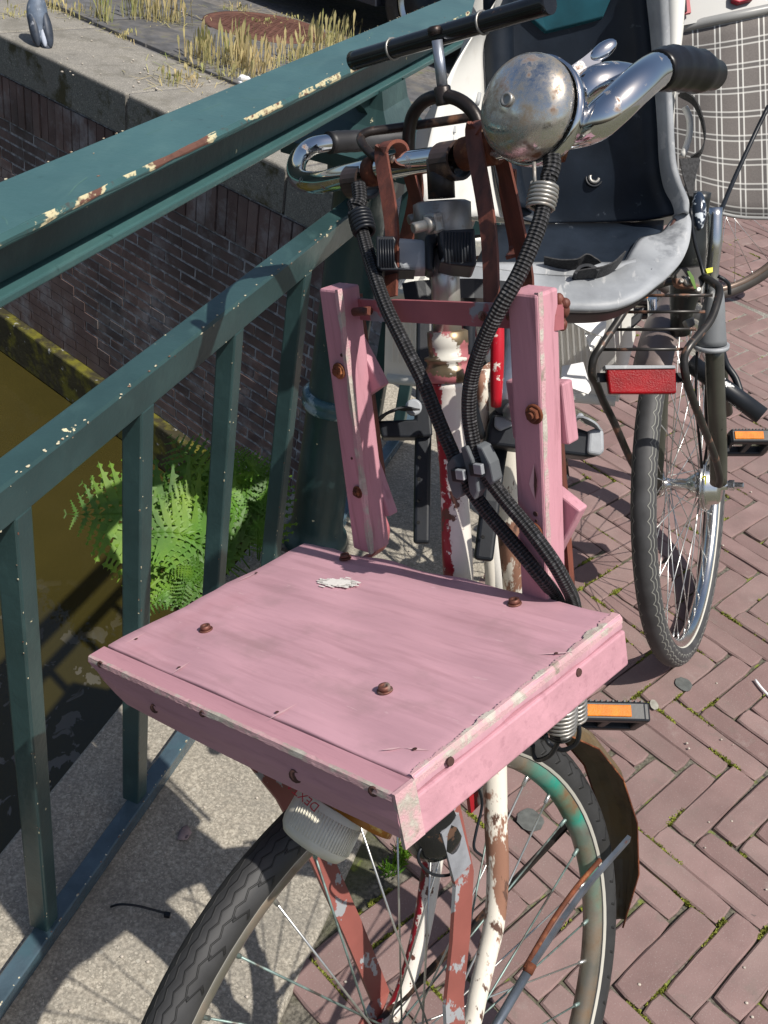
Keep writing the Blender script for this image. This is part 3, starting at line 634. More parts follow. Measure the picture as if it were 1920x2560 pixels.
# handrail: T shaped top plate with worn front edge, web and lower flange
def sweep(mb, prof, s0, s1, n=1):       # prof: (offset, height) polygon swept along the railing line
    k = len(prof)
    for i in range(n):
        a, b = s0+(s1-s0)*i/n, s0+(s1-s0)*(i+1)/n
        vs = [rl(o, a, z) for o, z in prof]+[rl(o, b, z) for o, z in prof]
        fs = [(j, (j+1) % k, k+(j+1) % k, k+j) for j in range(k)]
        if i == 0: fs.append(tuple(range(k))[::-1])
        if i == n-1: fs.append(tuple(range(k, 2*k)))
        mb.add(vs, [f[::-1] for f in fs])
m = MB(); sweep(m, [(-.030, .989), (.042, .989), (.0445, .992), (.0445, .9945), (.041, 1.0), (-.027, 1.0), (-.030, .997)], -.6, 6.5, 1)
o = m.build('handrail', M['greensheen'], rail)
m = MB(); sweep(m, [(-.004, .938), (.010, .938), (.010, .989), (-.004, .989)], -.6, 6.5); m.build('handrail_web', M['green'], rail)
m = MB(); sweep(m, [(-.022, .926), (.0245, .926), (.0245, .935), (-.022, .938)], -.6, 6.5); m.build('handrail_flange', M['greensheen'], rail, bevel=.002)
m = MB()
# worn rim along the handrail's front edge, a lumpy bead of flaking paint
P = []
N_ = 420; prev = None; rows = []
for i in range(N_+1):
    s_ = -.6+7.1*i/N_; q = (math.sin(i*1.7)+math.sin(i*.63+1)+math.sin(i*.31))*.0006
    rows.append([rl(.0412+q, s_, 1.0004), rl(.0430, s_, .9992+q*.5), rl(.0452, s_, .9966), rl(.0452, s_, .9946+q)])
m.grid(rows, smooth=False); m.build('worn_rim', M['greenchip'], o)
m = MB(); sweep(m, [(-.003, .716), (.029, .713), (.031, .716), (.031, .757), (.028, .760), (0, .760), (-.003, .757)], -.6, 6.5); m.build('middle_rail', M['green'], rail)
m = MB(); sweep(m, [(.012, .006), (.038, .006), (.038, .032), (.036, .034), (.014, .034), (.012, .032)], -.6, 6.5); m.build('bottom_rail', M['greensky'], rail)
def chipset(name, pts, mat, par):
    m = MB()
    for p, n, a, r in pts:
        n = V(n).normalized(); a = V(a).normalized(); b = n.cross(a); k = random.randint(5, 7); r *= .72; L_ = random.uniform(.8, 2.6)
        P = [p+a*(math.cos(2*math.pi*i/k)*r*L_*random.uniform(.4, 1.2))+b*(math.sin(2*math.pi*i/k)*r*random.uniform(.6, 1.15)) for i in range(k)]
        m.prism(P, n*.0004)
    m.build(name, mat, par, kind='stuff')
M['chip'] = pbr('bare_primer_chip', c3(.55, .50, .36), .8, var=(60, .2), layers=[dict(c=c3(.17, .07, .045), s=90, t=.54, soft=.02)])
random.seed(31); cl = []
for k in range(110):
    s_ = random.uniform(0, 1.62); 
    if random.random() < .55: cl.append((rl(.0295+random.uniform(-.004, .0012), s_, .7602), (0, 0, 1), WR, random.uniform(.0008, .0026)))
    else: cl.append((rl(.0312, s_, random.choice((.757, .757, .7165))+random.uniform(-.002, .002)), NR, WR, random.uniform(.0008, .0024)))
for k in range(30): cl.append((rl(random.uniform(-.027, .035), random.uniform(.3, 1.9), 1.0001), (0, 0, 1), WR+NR*random.uniform(-.5, .5), random.uniform(.0005, .0012)))
for k in range(60): cl.append((rl(-.0285+random.uniform(0, .001), random.uniform(.3, 2.1), 1.0002), (0, 0, 1), WR, random.uniform(.0006, .0016)))
for k in range(50): cl.append((rl(.0365, random.uniform(.2, 1.2), .0342), (0, 0, 1), WR, random.uniform(.0008, .0025)))
for sb_ in (.438, .670, .901, 1.1335, 1.364):
    for k in range(15):
        z_ = random.uniform(.06, .7); cl.append((rl(.0317, sb_+random.choice((-.0128, -.0115, .0125)), z_), NR, V((0, 0, 1)), random.uniform(.0007, .0019)))
        if k % 2: cl.append((rl(.0295, sb_-.0137, random.uniform(.06, .7)), -WR, V((0, 0, 1)), random.uniform(.0007, .0018)))
chipset('paint_chips', cl, M['chip'], rail)
bs = [-.499, -.265, -.031, .204, .438, .670, .901, 1.1335, 1.364, 1.90, 2.135, 2.37, 2.605, 2.84, 3.3, 3.53, 3.77, 4.0, 4.24, 4.6, 4.85, 5.1]
m = MB(); m.box(rl(.018, bs[0], .374), NR*.0135, WR*.0135, V((0, 0, .3425))); b0 = m.build('baluster', M['green'], rail, bevel=.0025, frame=Matrix.Translation(rl(.018, bs[0], .38)))
for s_ in bs[1:]: inst(b0, 'baluster', rail, Matrix.Translation(rl(.018, s_, .38)) @ Matrix.Rotation(random.uniform(-.03, .03), 4, 'Z'))
# short lug where each baluster meets the bottom rail
def post(s_, name='post'):
    c = rl(.0, s_, 0); m = MB()
    m.lathe(c, (0, 0, 1), [(.002, .066), (.010, .069), (.026, .066), (.034, .057), (.06, .0535), (.30, .050), (.70, .0475), (.76, .0475), (.765, .060), (.80, .063), (.845, .063), (.855, .058)], 36)
    o = m.build(name, M['green'], rail)
    m = MB(); z0 = c+V((0, 0, .348)); m.lathe(z0, (0, 0, 1), [(-.018, .050), (-.014, .059), (-.006, .0615), (-.001, .0585), (.003, .0585), (.008, .0615), (.015, .059), (.019, .0505)], 36)
    m.build('collar', M['collar'], o)
    m = MB(); rows = []
    for z, a, b in ((.820, .112, .105), (.842, .118, .110), (.847, .110, .100), (.860, .088, .074), (.880, .070, .052), (.905, .060, .038), (.932, .056, .030)):
        rows.append([rl(i*b, s_+j*a, z) for i, j in ((-1, -1), (1, -1), (1, 1), (-1, 1), (-1, -1))])
    m.grid(rows, smooth=False); m.build('capital', M['green'], o)
    for sg in (-1, 1):      # curved brackets running out under the handrail
        m = MB(); P = [rl(.006, s_+sg*(.05+.09*t), .875+.055*(t**.5)) for t in (0, .15, .35, .6, 1.)]
        for a, b in zip(P[:-1], P[1:]): m.prism([a-NR*.008, b-NR*.008, V((b.x, b.y, .936))-NR*.008, V((a.x, a.y, .936))-NR*.008], NR*.016)
        m.build('bracket', M['green'], o)
post(1.655); post(4.42)
m = MB()
for k in range(26):
    a = rl(random.uniform(-.02, .03), random.uniform(.35, 1.7), 1.0003); d = WR*random.uniform(-.05, .05)+NR*random.uniform(-.02, .02); w_ = d.cross(V((0, 0, 1))).normalized()*.00035; P = [a, a+d*.5+w_*random.uniform(-6, 6), a+d]
    for b_, c_ in zip(P[:-1], P[1:]): m.add([b_-w_, b_+w_, c_+w_*.5, c_-w_*.5], [(0, 1, 2, 3)])
M['grscr'] = pbr('pale_green_scratch', c3(.10, .20, .17), .6, var=None); m.build('scratches', M['grscr'], rail, kind='stuff')
random.seed(8)

# =================================================================== RED AND WHITE BICYCLE
LF = Frame((.119, .520, .335), (.714, -.575, .399), (.616, .787, .032), (-.333, .223, .916))    # steered front end: right, back, up; origin = front hub
bike = thing('parked_bicycle', 'flaking red and white bicycle with pink wooden front carrier leaning left by the railing', 'bicycle', (.24, .45, 0))
def wheel(parent, F, R0, tw, tyre, rim, spk, hub, n=36, label=None, rim_w=.022, hubw=.05, spr=.0011, nip=None, stride=1):
    """bicycle wheel in the y/z plane of frame F, axle along x"""
    wp = MB(); N = 96; S = 14; vs = []; fs = []; uv = []
    for i in range(N):
        a = 2*math.pi*i/N
        for k in range(S+1):
            b = -.42*math.pi + 1.84*math.pi*(k/S) ; 
            # v runs over the tyre section from one side wall over the tread to the other
            ang = math.pi*(-.85+1.7*k/S); r = R0 - tw/2 + math.cos(ang)*tw/2*1.05; x = math.sin(ang)*tw/2
            vs.append(F.w(x, math.cos(a)*r, math.sin(a)*r))
    for i in range(N):
        j = (i+1) % N
        for k in range(S):
            fs.append((i*(S+1)+k, i*(S+1)+k+1, j*(S+1)+k+1, j*(S+1)+k)); v0, v1 = k/S, (k+1)/S
            # mirrored section coordinate: 0.5 at the side walls, 0 at the crown
            f = lambda v: abs(v-.5)
            uv.append(((i/N, f(v0)), (i/N, f(v1)), ((i+1)/N, f(v1)), ((i+1)/N, f(v0))))
    wp.add(vs, fs, True, uv)
    ww = thing_part(parent, 'wheel', F)
    wp.build('tyre', tyre, ww, F)
    rp = MB(); Rr = R0-tw*.93; prof = [(-rim_w/2, Rr+.006), (-rim_w/2, Rr-.006), (-rim_w*.34, Rr-.011), (-rim_w*.12, Rr-.0135), (rim_w*.12, Rr-.0135), (rim_w*.34, Rr-.011), (rim_w/2, Rr-.006), (rim_w/2, Rr+.006), (rim_w/2-.002, Rr+.006), (-rim_w/2+.002, Rr+.006), (-rim_w/2, Rr+.006)]
    rp.lathe(F.o, F.x, prof, 96, cap=False, u0=F.y); rp.build('rim', rim, ww, F)
    hp = MB(); hp.lathe(F.o, F.x, hub, 28); hp.build('hub', M['greysteel'] if parent is bike else M['alu'], ww, F)
    hx = hubw/2; hr = .021
    for i in range(n):
        a = 2*math.pi*i/n; sx = 1 if i % 2 else -1; c = a + (.75 if (i//2) % 2 else -.75); 
        p1 = F.w(0, math.cos(a)*(Rr-.012), math.sin(a)*(Rr-.012)); p0 = F.w(sx*hx, math.cos(c)*hr, math.sin(c)*hr)
        m = MB(); m.tube([p0, p1], spr, 6); d = (p0-p1).normalized(); m.tube([p1-d*.003, p1+d*.012], .0022, 6)
        m.build('spoke', random.choice(spk), ww, F)
    return ww
def thing_part(parent, name, F):
    o = bpy.data.objects.new(name, None); col.objects.link(o); o.parent = parent; WM[o] = F.m(); o.matrix_basis = WM[parent].inverted() @ F.m(); return o
hubp = [(-.055, .005), (-.05, .008), (-.042, .016), (-.032, .018), (-.03, .024), (-.026, .024), (-.022, .013), (.022, .013), (.026, .024), (.03, .024), (.032, .018), (.042, .016), (.05, .008), (.062, .005)]
wheel(bike, LF, .340, .035, M['tyre2'], M['rimrust'], [M['spoke'], M['spokegreen'], M['spokegreen']], hubp)
w = LF.w
# fork blades
for sx, pts in ((1, [(1235, 1820), (1236, 1900), (1240, 2060), (1244, 2196), (1235, 2309), (1215, 2399), (1194, 2490), (1179, 2560)]), (-1, [(1098, 2040), (1086, 2105), (1075, 2196), (1052, 2331), (1014, 2467), (975, 2545)])):
    P = [LF.p(x, y, 0, sx*(.052)) for x, y in pts] + [w(sx*.052, 0, 0)]
    if sx > 0: P[0:1] = [w(.034, .168, .42), w(.045, .150, .37), P[0]]
    else: P[0:1] = [w(-.034, .168, .42), w(-.046, .155, .32), w(-.051, .140, .22)]
    m = MB(); m.tube(P, (.0125, .0085), 16, 5); m.build('fork_blade', M['whitepeel'] if sx > 0 else M['blade'], bike, LF)
m = MB(); m.box(w(0, .172, .40), LF.x*.045, LF.y*.016, LF.z*.022); m.build('fork_crown', M['whitepeel'], bike, LF, bevel=.01, seg=3)
# head tube with its tapered lug, cups and lock ring; quill, clamp collar
AX = (w(0, .23, .797)-w(0, .173, .447)).normalized(); hq = w(0, .173, .447)
def axp(t): return hq + AX*t
m = MB(); m.lathe(hq, AX, [(-.03, .0142), (.03, .0138), (.06, .0128), (.10, .0126), (.125, .0142), (.15, .0158), (.170, .0165), (.171, .0172), (.176, .0172)], 32); m.build('head_tube', M['headpaint'], bike, LF)
m = MB(); m.lathe(axp(.176), AX, [(0, .0188), (.004, .0212), (.011, .0212), (.014, .0192), (.017, .0188), (.019, .0215), (.021, .0215), (.022, .0172), (.030, .0172), (.031, .0178), (.043, .0178), (.044, .016)], 28); m.build('headset', pbr('brass_headset', c3(.20, .15, .09), .4, .6, var=(40, .4), layers=[dict(c=c3(.36, .12, .13), s=30, t=.53, soft=.01, metal=0), dict(c=c3(.6, .58, .52), s=22, t=.6, soft=.01, metal=0)]), bike, LF)
m = MB(); m.lathe(axp(.218), AX, [(0, .0125), (.09, .0125)], 24); m.build('stem_quill', pbr('stem_steel', c3(.52, .50, .47), .32, .7, var=(20, .2), layers=[dict(c=c3(.3, .12, .08), s=22, t=.66, soft=.04, metal=.1, rough=.7)]), bike, LF)
m = MB(); m.lathe(axp(.292), AX, [(0, .0225), (.006, .0245), (.034, .0245), (.036, .020)], 28)
o = m.build('clamp_collar', pbr('collar_steel', c3(.24, .23, .21), .38, .5, var=(24, .4), layers=[dict(c=c3(.16, .11, .07), s=40, t=.6, soft=.06)]), bike, LF)
for x, y in ((-.035, .02), (.020, -.034)):
    m = MB(); c = axp(.315)+LF.x*x+LF.y*y; m.box(c, LF.x*.0075, LF.y*.006, LF.z*.0085); m.build('clamp_ear', M['greysteel'], o, LF, bevel=.003)
    m = MB(); m.lathe(c-LF.y*.012, -LF.y+LF.x*(-.5 if x < 0 else -.3), [(-.008, .0066), (-.002, .0066), (-.002, .0045), (.009, .0045), (.010, .0035)], 12); m.build('bolt', M['greysteel'], o, LF)
m = MB(); m.tube([axp(.33), axp(.345), axp(.362)], .0115, 20); m.build('stem_neck', M['darkrust'], bike, LF)
# handlebar: straight middle, swept back ends
barP = [LF.p(1010, 345, 1, .52), LF.p(900, 352, 1, .46), LF.p(832, 356, 1, .42), LF.p(775, 368, 1, .385), LF.p(742, 405, 1, .345), LF.p(748, 447, 1, .30), LF.p(800, 456, 1, .255), LF.p(870, 440, 1, .235), LF.p(1000, 412, 1, .235), LF.p(1130, 392, 1, .235), LF.p(1270, 362, 1, .235), LF.p(1390, 340, 1, .235), LF.p(1470, 318, 1, .235), LF.p(1530, 272, 1, .245), LF.p(1590, 215, 1, .27), LF.p(1640, 178, 1, .31), LF.p(1700, 172, 1, .35), LF.p(1785, 188, 1, .40)]
C_ = catmull(barP, 6)
i0, i1 = 2*6+2, 15*6
m = MB(); m.tube(C_[i0-4:i1+4], lambda t: .0096+.0010*min(1, t*6)+.0034*max(0, min(1, (t-.66)/.12)), 24); hb = m.build('handlebar', M['chrome'], bike, LF)
m = MB(); m.tube(C_[:i0], lambda t: .0125+.0004*math.sin(t*40), 20); m.build('grip', M['rubber'], bike, LF, label='smooth black rubber grip on the left')
m = MB(); m.tube(C_[i1:], lambda t: (.0150+.002*math.sin(t*3.1)+.0008*math.sin(t*44))*(1 if t < .9 else .8), 24); m.build('grip', M['grip'], bike, LF, label='ribbed black rubber grip on the right')
for a, b in ((1005, 1050),):
    pass
m = MB(); q = [LF.p(x, y, 1, .235) for x, y in ((1160, 386), (1200, 376), (1240, 368))]; m.tube([q[0], q[1], q[2]], .0135, 20); m.build('rusty_sleeve', M['rust'], bike, LF)
m = MB(); q = [LF.p(x, y, 1, .235) for x, y in ((925, 430), (952, 424))]; m.tube(q, .0132, 20); m.build('rusty_sleeve', M['rust'], bike, LF)
# dark steel clamp loops on the bar
for x, y in ((903, 450), (1128, 400)):
    c = LF.p(x, y, 1, .235); P = [c + LF.y*(-.017*math.cos(t)) + LF.z*((.0140 if math.sin(t) > 0 else .0160)*math.sin(t)) for t in [2*math.pi*k/24 for k in range(25)]]
    m = MB(); m.strip(P, LF.x, .020, .0026); m.build('clamp_loop', M['leather'], bike, LF)
# second chrome tube behind, lever
m = MB(); m.tube([LF.p(1455, 268, 1, .27), LF.p(1475, 225, 1, .28), LF.p(1530, 203, 1, .30), LF.p(1600, 190, 1, .33), LF.p(1640, 190, 1, .35)], lambda t: .007+.009*math.sin(min(1, t*1.4)*3.14)**.7 if t < .72 else .007, 18, 5); m.build('brake_lever', M['chrome'], bike, LF)
# bell: dome facing the camera, base ring, thumb lever
bc = at(1318, 270, .765); bd = (CO-bc).normalized()*.80 - CX*.58 - CY*.24; bd.normalize()
m = MB(); prof = [(math.sin(a)*.0245, math.cos(a)*.0385) for a in [math.pi/2*k/14 for k in range(14)]]+[(.0245, .0006)]
m.lathe(bc, bd, [(-.004, .0380)]+prof, 48); bell = m.build('bell', M['chromebell'], bike)
m = MB(); m.lathe(bc-bd*.0200, bd, [(-.006, .020), (-.003, .033), (.0, .0388), (.012, .0400), (.0125, .0368), (.0, .036)], 48); m.build('bell_base', M['chrome'], bell)
m = MB(); m.lathe(bc+bd*.0242, bd, [(0, .0052), (.0022, .0052), (.003, .0035), (.0015, .003)], 18); m.build('bell_screw', M['greysteel'], bell)
m = MB(); P = [at(1425, 190, .80), at(1450, 172, .80), at(1470, 158, .80), at(1492, 140, .80)]; m.strip(P, CX*.5+CY, .011, .0022, 4); m.ball(at(1508, 126, .80), (CX-CY*.75).normalized()*.0125, (CX*.75+CY).normalized()*.0062, CZ*.004, 16, 10); m.build('bell_lever', M['chrome'], bell)
m = MB(); m.tube([at(1395, 398, .80), at(1402, 375, .80), at(1412, 345, .80)], .006, 10); m.build('bell_bolt', M['rust'], bell)
# tall arch with the cross grip above the bar
dA = .26
archP = [LF.p(x, y, 1, dA) for x, y in ((1020, 392), (1022, 330), (1033, 285), (1062, 252), (1106, 240), (1150, 252), (1185, 285), (1202, 335), (1205, 380))]
m = MB(); m.tube(archP, .0058, 16, 5); arch = m.build('handrail_arch', M['darkrust'], bike, LF)
m = MB(); m.tube([LF.p(1108, 240, 1, dA), LF.p(1092, 100, 1, dA)], .0047, 16); m.build('arch_stem', M['steelblue'], bike, LF)
m = MB(); m.lathe(LF.p(1108, 240, 1, dA), LF.z, [(-.0075, .006), (-.0065, .0072), (-.005, .0072), (.0065, .0072), (.008, .006)], 16); m.build('arch_nut', M['darkrust'], arch)
tA, tB = LF.p(882, 152, 1, .27), LF.p(1375, 8, 1, .27)
m = MB(); m.tube([tA, tA+(tB-tA)*.03, tB-(tB-tA)*.02, tB], lambda t: .0083, 20); tg = m.build('cross_grip', M['blackgloss'], bike, LF)
for t in (.235, .70):
    c = tA+(tB-tA)*t; m = MB(); m.lathe(c, tB-tA, [(-.0008, .0084), (-.0008, .0096), (.0008, .0096), (.0008, .0084)], 24, cap=False); m.build('ring', M['greysteel'], tg)
m = MB(); m.lathe(LF.p(1086, 75, 1, .262), LF.z, [(-.004, .006), (.0015, .006), (.003, .004)], 14); m.build('cap', M['darkrust'], tg)
# thin bent rod behind the left grip
m = MB(); m.tube([at(1240, 280, .9), at(1180, 292, .91), at(1090, 306, .92), at(975, 322, .93), at(920, 330, .93), at(902, 345, .93), at(912, 368, .92), at(945, 396, .91), at(985, 400, .90)], .0041, 12, 5); m.build('bent_rod', M['darkrust'], bike)
# rust brown strap hangers over the bar
for (x0, y0), (x1, y1), ww_ in (((983, 400), (976, 742), .0140), ((1213, 352), (1230, 815), .0145)):
    top = LF.p(x0, y0, 1, .235)+LF.z*.0135; fr = .222
    bot = LF.p(x1, y1, 1, fr-.06); mid = LF.p((x0*.5+x1*.5), (y0+y1)/2, 1, fr-.035)
    P = [LF.w(*(LF.m().inverted() @ bot)), mid, top-LF.y*.0142-LF.z*.012, top-LF.y*.0105-LF.z*.002, top+LF.z*.0015, top+LF.y*.0105-LF.z*.002, top+LF.y*.0145-LF.z*.014, top+LF.y*.024-LF.z*.07, top+LF.y*.030-LF.z*.13, top+LF.y*.020-LF.z*.15, top+LF.y*.002-LF.z*.145]
    m = MB(); m.strip(P, LF.x, ww_, .0028, 5); m.build('strap_hanger', M['strap'], bike, LF)
# rear straps (wider, dark) just behind
for x0, x1, y0 in ((1035, 1012, .27), (1268, 1292, .27)):
    m = MB(); m.strip([LF.p(x0, 420, 1, y0), LF.p(x0+3, 500, 1, y0+.01), LF.p(x1, 610, 1, y0+.01), LF.p(x1-6, 640, 1, y0-.005)], LF.x, .016, .003, 5); m.build('strap_back', M['strap'], bike, LF)
# black child seat clamps on the stem
def clampbox(pts, d, th, name, mat, par=bike):
    m = MB(); m.prism([at(x, y, d) for x, y in pts], CZ*th); return m.build(name, mat, par, bevel=.004, seg=3)
o = clampbox([(940, 590), (985, 590), (990, 600), (983, 622), (985, 645), (995, 668), (1040, 675), (952, 676), (942, 665)], .855, .035, 'clamp_knob', M['blackpl'])
for k in range(6): m = MB(); x = 950+k*6.5; m.tube([at(x, 598, .8545), at(x+2, 668, .8545)], .0009, 6); m.build('rib', M['blackpl'], o)
o = clampbox([(985, 592), (1062, 597), (1085, 610), (1090, 672), (1000, 675), (984, 640)], .868, .03, 'clamp_jaw', M['greypl'])
o = clampbox([(1095, 576), (1187, 570), (1192, 660), (1185, 668), (1130, 662), (1098, 655), (1110, 640), (1100, 610)], .842, .04, 'clamp_knob', M['blackpl'])
for k in range(9): m = MB(); x = 1112+k*8; m.tube([at(x, 580, .8415), at(x+2, 655, .8415)], .0009, 6); m.build('rib', M['blackpl'], o)
clampbox([(1062, 585), (1100, 578), (1098, 600), (1088, 612), (1086, 678), (1064, 676)], .86, .03, 'clamp_bridge', M['blackpl'])
m = MB(); m.strip([at(1010, 738, .97), at(1060, 730, .97), at(1180, 726, .98), at(1290, 735, .98)], CY, .018, .02, 4); m.build('mount_bar', M['blackpl'], bike)

# pink wooden carrier
bx = .188
ring = [(-bx, -.090), (-bx, .150), (-.10, .156), (.0, .152), (.10, .151), (bx, .152), (bx, -.090)]
m = MB(); N1_ = 28; rows = []
for j in range(15):
    v = j/14
    rows.append([w(-bx+2*bx*i/N1_+ (random.uniform(-.0012, .0012) if i in (0, N1_) else 0), -.088+(.240 + .002*math.sin(i*.9))*v*(.985 if i < 3 else 1), .455+.0007*math.sin(i*.7+j)) for i in range(N1_+1)])
m.grid(rows, -LF.z*.012); board = m.build('carrier_board', M['pink'], bike, LF, bevel=.0015)
m = MB(); rows = []
for i in range(25):      # front lip with rounded lower corners
    t = i/24; x = -bx-.002+(2*bx+.004)*t; e = t*(2*bx); dz = .030*(1-min(1, e/.045)**.6) if e < .045 else 0
    zb = .417+dz - .004*math.sin(t*3.1)
    rows.append([w(x, -.090, .4545), w(x, -.106, .4535), w(x, -.1075, .4515), w(x, -.1085, (zb+.45)/2), w(x, -.107, zb+.003), w(x, -.104, zb), w(x, -.092, zb), w(x, -.090, .4545)])
m.grid(rows, smooth=False); m.f.append([j for j in range(8)]); m.sm.append(False); m.mi.append(0); m.f.append([24*8+j for j in range(8)][::-1]); m.sm.append(False); m.mi.append(0)
lip = m.build('front_lip', M['pinkh'], board, LF)
m = MB(); m.box(w(bx-.008, .030, .4275), LF.x*.011, LF.y*.122, LF.z*.0155); m.build('side_batten', M['pinkh'], board, LF, bevel=.002)
m = MB(); m.box(w(-bx+.010, .030, .4275), LF.x*.010, LF.y*.121, LF.z*.0150); m.build('side_batten', M['pinkh'], board, LF, bevel=.002)
# bare worn wood along the right edge and the front corner
m = MB(); rows = []
for i in range(320):
    y = -.088+.240*i/319; q = .0020+.0026*abs(math.sin(i*.11)*math.sin(i*.037+1))+random.uniform(0, .0012); q *= 1.0+1.8*(i/319)**8
    rows.append([w(bx-q, y, .4562), w(bx-.001, y, .4560), w(bx+.0012, y, .4530), w(bx+.0012, y, .4490)])
m.grid(rows, smooth=False); m.build('worn_edge', M['pinkraw'], board, LF)
m = MB(); rows = []
for i in range(90):
    x = -bx+2*bx*i/89; q = random.uniform(0, .0012)
    rows.append([w(x, -.1045-q, .4542), w(x, -.1078, .4536), w(x, -.1088, .4500-q)])
m.grid(rows, smooth=False); m.build('worn_edge', M['pinkraw'], board, LF)
m = MB(); rows = [[w(bx+.0032, -.0895-.0185*k/4, z) for k in range(5)] for z in (.455, .447, .436, .425, .413)]
m.grid(rows, LF.x*-.003, smooth=False); m.build('worn_corner', M['pinkraw'], board, LF)
M['whitemark'] = pbr('white_paint_smear', c3(.75, .72, .68), .8, var=None, bump=[(200, .5, .001)])
m = MB(); c = LF.p(843, 1457, 2, .4563); mi = LF.m().inverted()
for k in range(110):
    a = random.uniform(-.017, .017); b = random.gauss(0, .0046)*(1-abs(a)/.03); p = c+LF.z*.0004+LF.x*(a)+LF.y*(b+a*.28); L_ = random.uniform(.003, .009)
    m.add([p-LF.x*L_-LF.y*.0009, p+LF.x*L_-LF.y*.0006, p+LF.x*L_+LF.y*.0009, p-LF.x*L_+LF.y*.0008], [(0, 1, 2, 3)])
P = [c+LF.z*.0003+LF.x*(math.cos(2*math.pi*k/30)*.0150*random.uniform(.82, 1.1))+LF.y*(math.sin(2*math.pi*k/30)*.0062*random.uniform(.8, 1.15)+math.cos(2*math.pi*k/30)*.004) for k in range(30)]; m.prism(P, LF.z*.0003)
m.build('paint_smear', M['whitemark'], board, LF)
# scratches and nail holes
M['hole2'] = pbr('dark_hole', c3(.006, .006, .006), .9, var=None)
M['scr'] = pbr('light_scratch', c3(.62, .40, .42), .7, var=None)
M['hole'] = pbr('nail_hole', c3(.07, .03, .025), .8, var=None)
for x0, y0, x1, y1, hx, hy in ((427, 1685, 476, 1653, 447, 1668), (665, 1802, 745, 1757, 692, 1780), (590, 1455, 645, 1430, 640, 1432), (310, 1610, 365, 1580, 340, 1597), (1010, 1870, 1075, 1876, 1037, 1872), (1345, 1636, 1440, 1630, 1390, 1633), (948, 1876, 1010, 1868, 1035, 1873)):
    a, b = LF.p(x0, y0, 2, .4560), LF.p(x1, y1, 2, .4560); d = (b-a); nrm = LF.z.cross(d).normalized()*.0011
    m = MB(); m.add([a, (a+b)/2-nrm, b, (a+b)/2+nrm], [(0, 1, 2, 3)]); m.build('scratch', M['scr'], board, LF)
    c = LF.p(hx, hy, 2, .4563); m = MB(); m.lathe(c, LF.z, [(0, .0016), (.0002, .0014)], 9); m.build('nail_hole', M['hole'], board, LF)
def bolt(c, ax, r, par, mat, nut=True):
    ax = V(ax).normalized(); m = MB(); m.lathe(c, ax, [(0, r*1.45), (r*.25, r*1.45), (r*.3, r*1.2)], 20); 
    if nut: m.lathe(c+ax*r*.3, ax, [(0, r*1.05), (r*.55, r*1.02), (r*.62, r*.8)], 6, smooth=False); m.lathe(c+ax*r*.85, ax, [(0, r*.55), (r*.45, r*.5)], 12)
    else: m.lathe(c+ax*r*.3, ax, [(0, r*1.15), (r*.8, r*1.05), (r*.85, r*.6), (r*.5, r*.5)], 20)
    return m.build('bolt', mat, par, LF)
M['rustbolt'] = pbr('rusty_bolt', c3(.14, .055, .04), .55, .4, var=(90, .5), layers=[dict(c=c3(.30, .22, .18), s=80, t=.6, soft=.05)], bump=[(300, .4, .0006)])
for x, y in ((515, 1575), (863, 1396), (1286, 1510), (962, 1727)): bolt(LF.p(x, y, 2, .4555), LF.z, .0042, board, M['rustbolt'], False)
# knot holes on the front lip and nails on the right batten
for x, y, r in ((385, 1772, .0045), (505, 1785, .003), (738, 1942, .0058), (932, 1980, .004), (250, 1662, .0035)):
    c = LF.p(x, y, 1, -.1090); m = MB(); m.lathe(c, -LF.y+LF.x*.3, [(-.001, r), (.0005, r*.9), (-.0006, r*.5)], 10); m.build('knot_hole', M['hole'], board, LF)
for x, y in ((1127, 1905), (1448, 1682)):
    c = LF.p(x, y, 0, bx+.0035); m = MB(); m.lathe(c, LF.x, [(-.001, .0035), (.0004, .003)], 10); m.build('knot_hole', M['hole'], board, LF)
# uprights with their three cross pieces each
def upright(tx, bx_, zt, zb, y=.163, ww=.026, dd=.030):
    a, b = w(bx_, y, zb), w(tx, y, zt); m = MB(); m.bar(a, b, LF.x, ww, dd); return m.build('upright', M['pinkv'], bike, LF, bevel=.0022)
u1 = upright(-.081, -.105, .714, .458, .166, .0255, .026); u2 = upright(.133, .104, .708, .440, .163, .0275, .026)
for u, tx, bx_, zt, zb in ((u1, -.081, -.105, .714, .458), (u2, .133, .104, .708, .440)):
    m = MB(); rows = []
    for i in range(60):
        t = i/59; x = bx_+(tx-bx_)*t; z = zb+(zt-zb)*t; q = .0018+.0018*abs(math.sin(i*.31))
        rows.append([w(x+.0128-q, .1516, z), w(x+.0138, .1514, z), w(x+.0140, .1535+q, z)])
    m.grid(rows, smooth=False); m.build('worn_edge', M['pinkraw'], u, LF)
def slat(cx_, cz_, L_, W_, ang, par, y=.183, th=.012):
    d = LF.x*math.sin(ang)+LF.z*math.cos(ang); e = LF.x*math.cos(ang)-LF.z*math.sin(ang); c = w(cx_, y, cz_)
    m = MB(); m.box(c, e*W_/2, LF.y*th/2, d*L_/2); return m.build('cross_piece', M['pinkv'], par, LF, bevel=.0018)
slat(-.094, .643, .070, .036, R(-26), u1); slat(-.108, .520, .072, .036, R(-13), u1)
slat(.111, .607, .050, .056, R(0), u2, .184, .014); slat(.101, .501, .086, .040, R(33), u2, .184, .012)
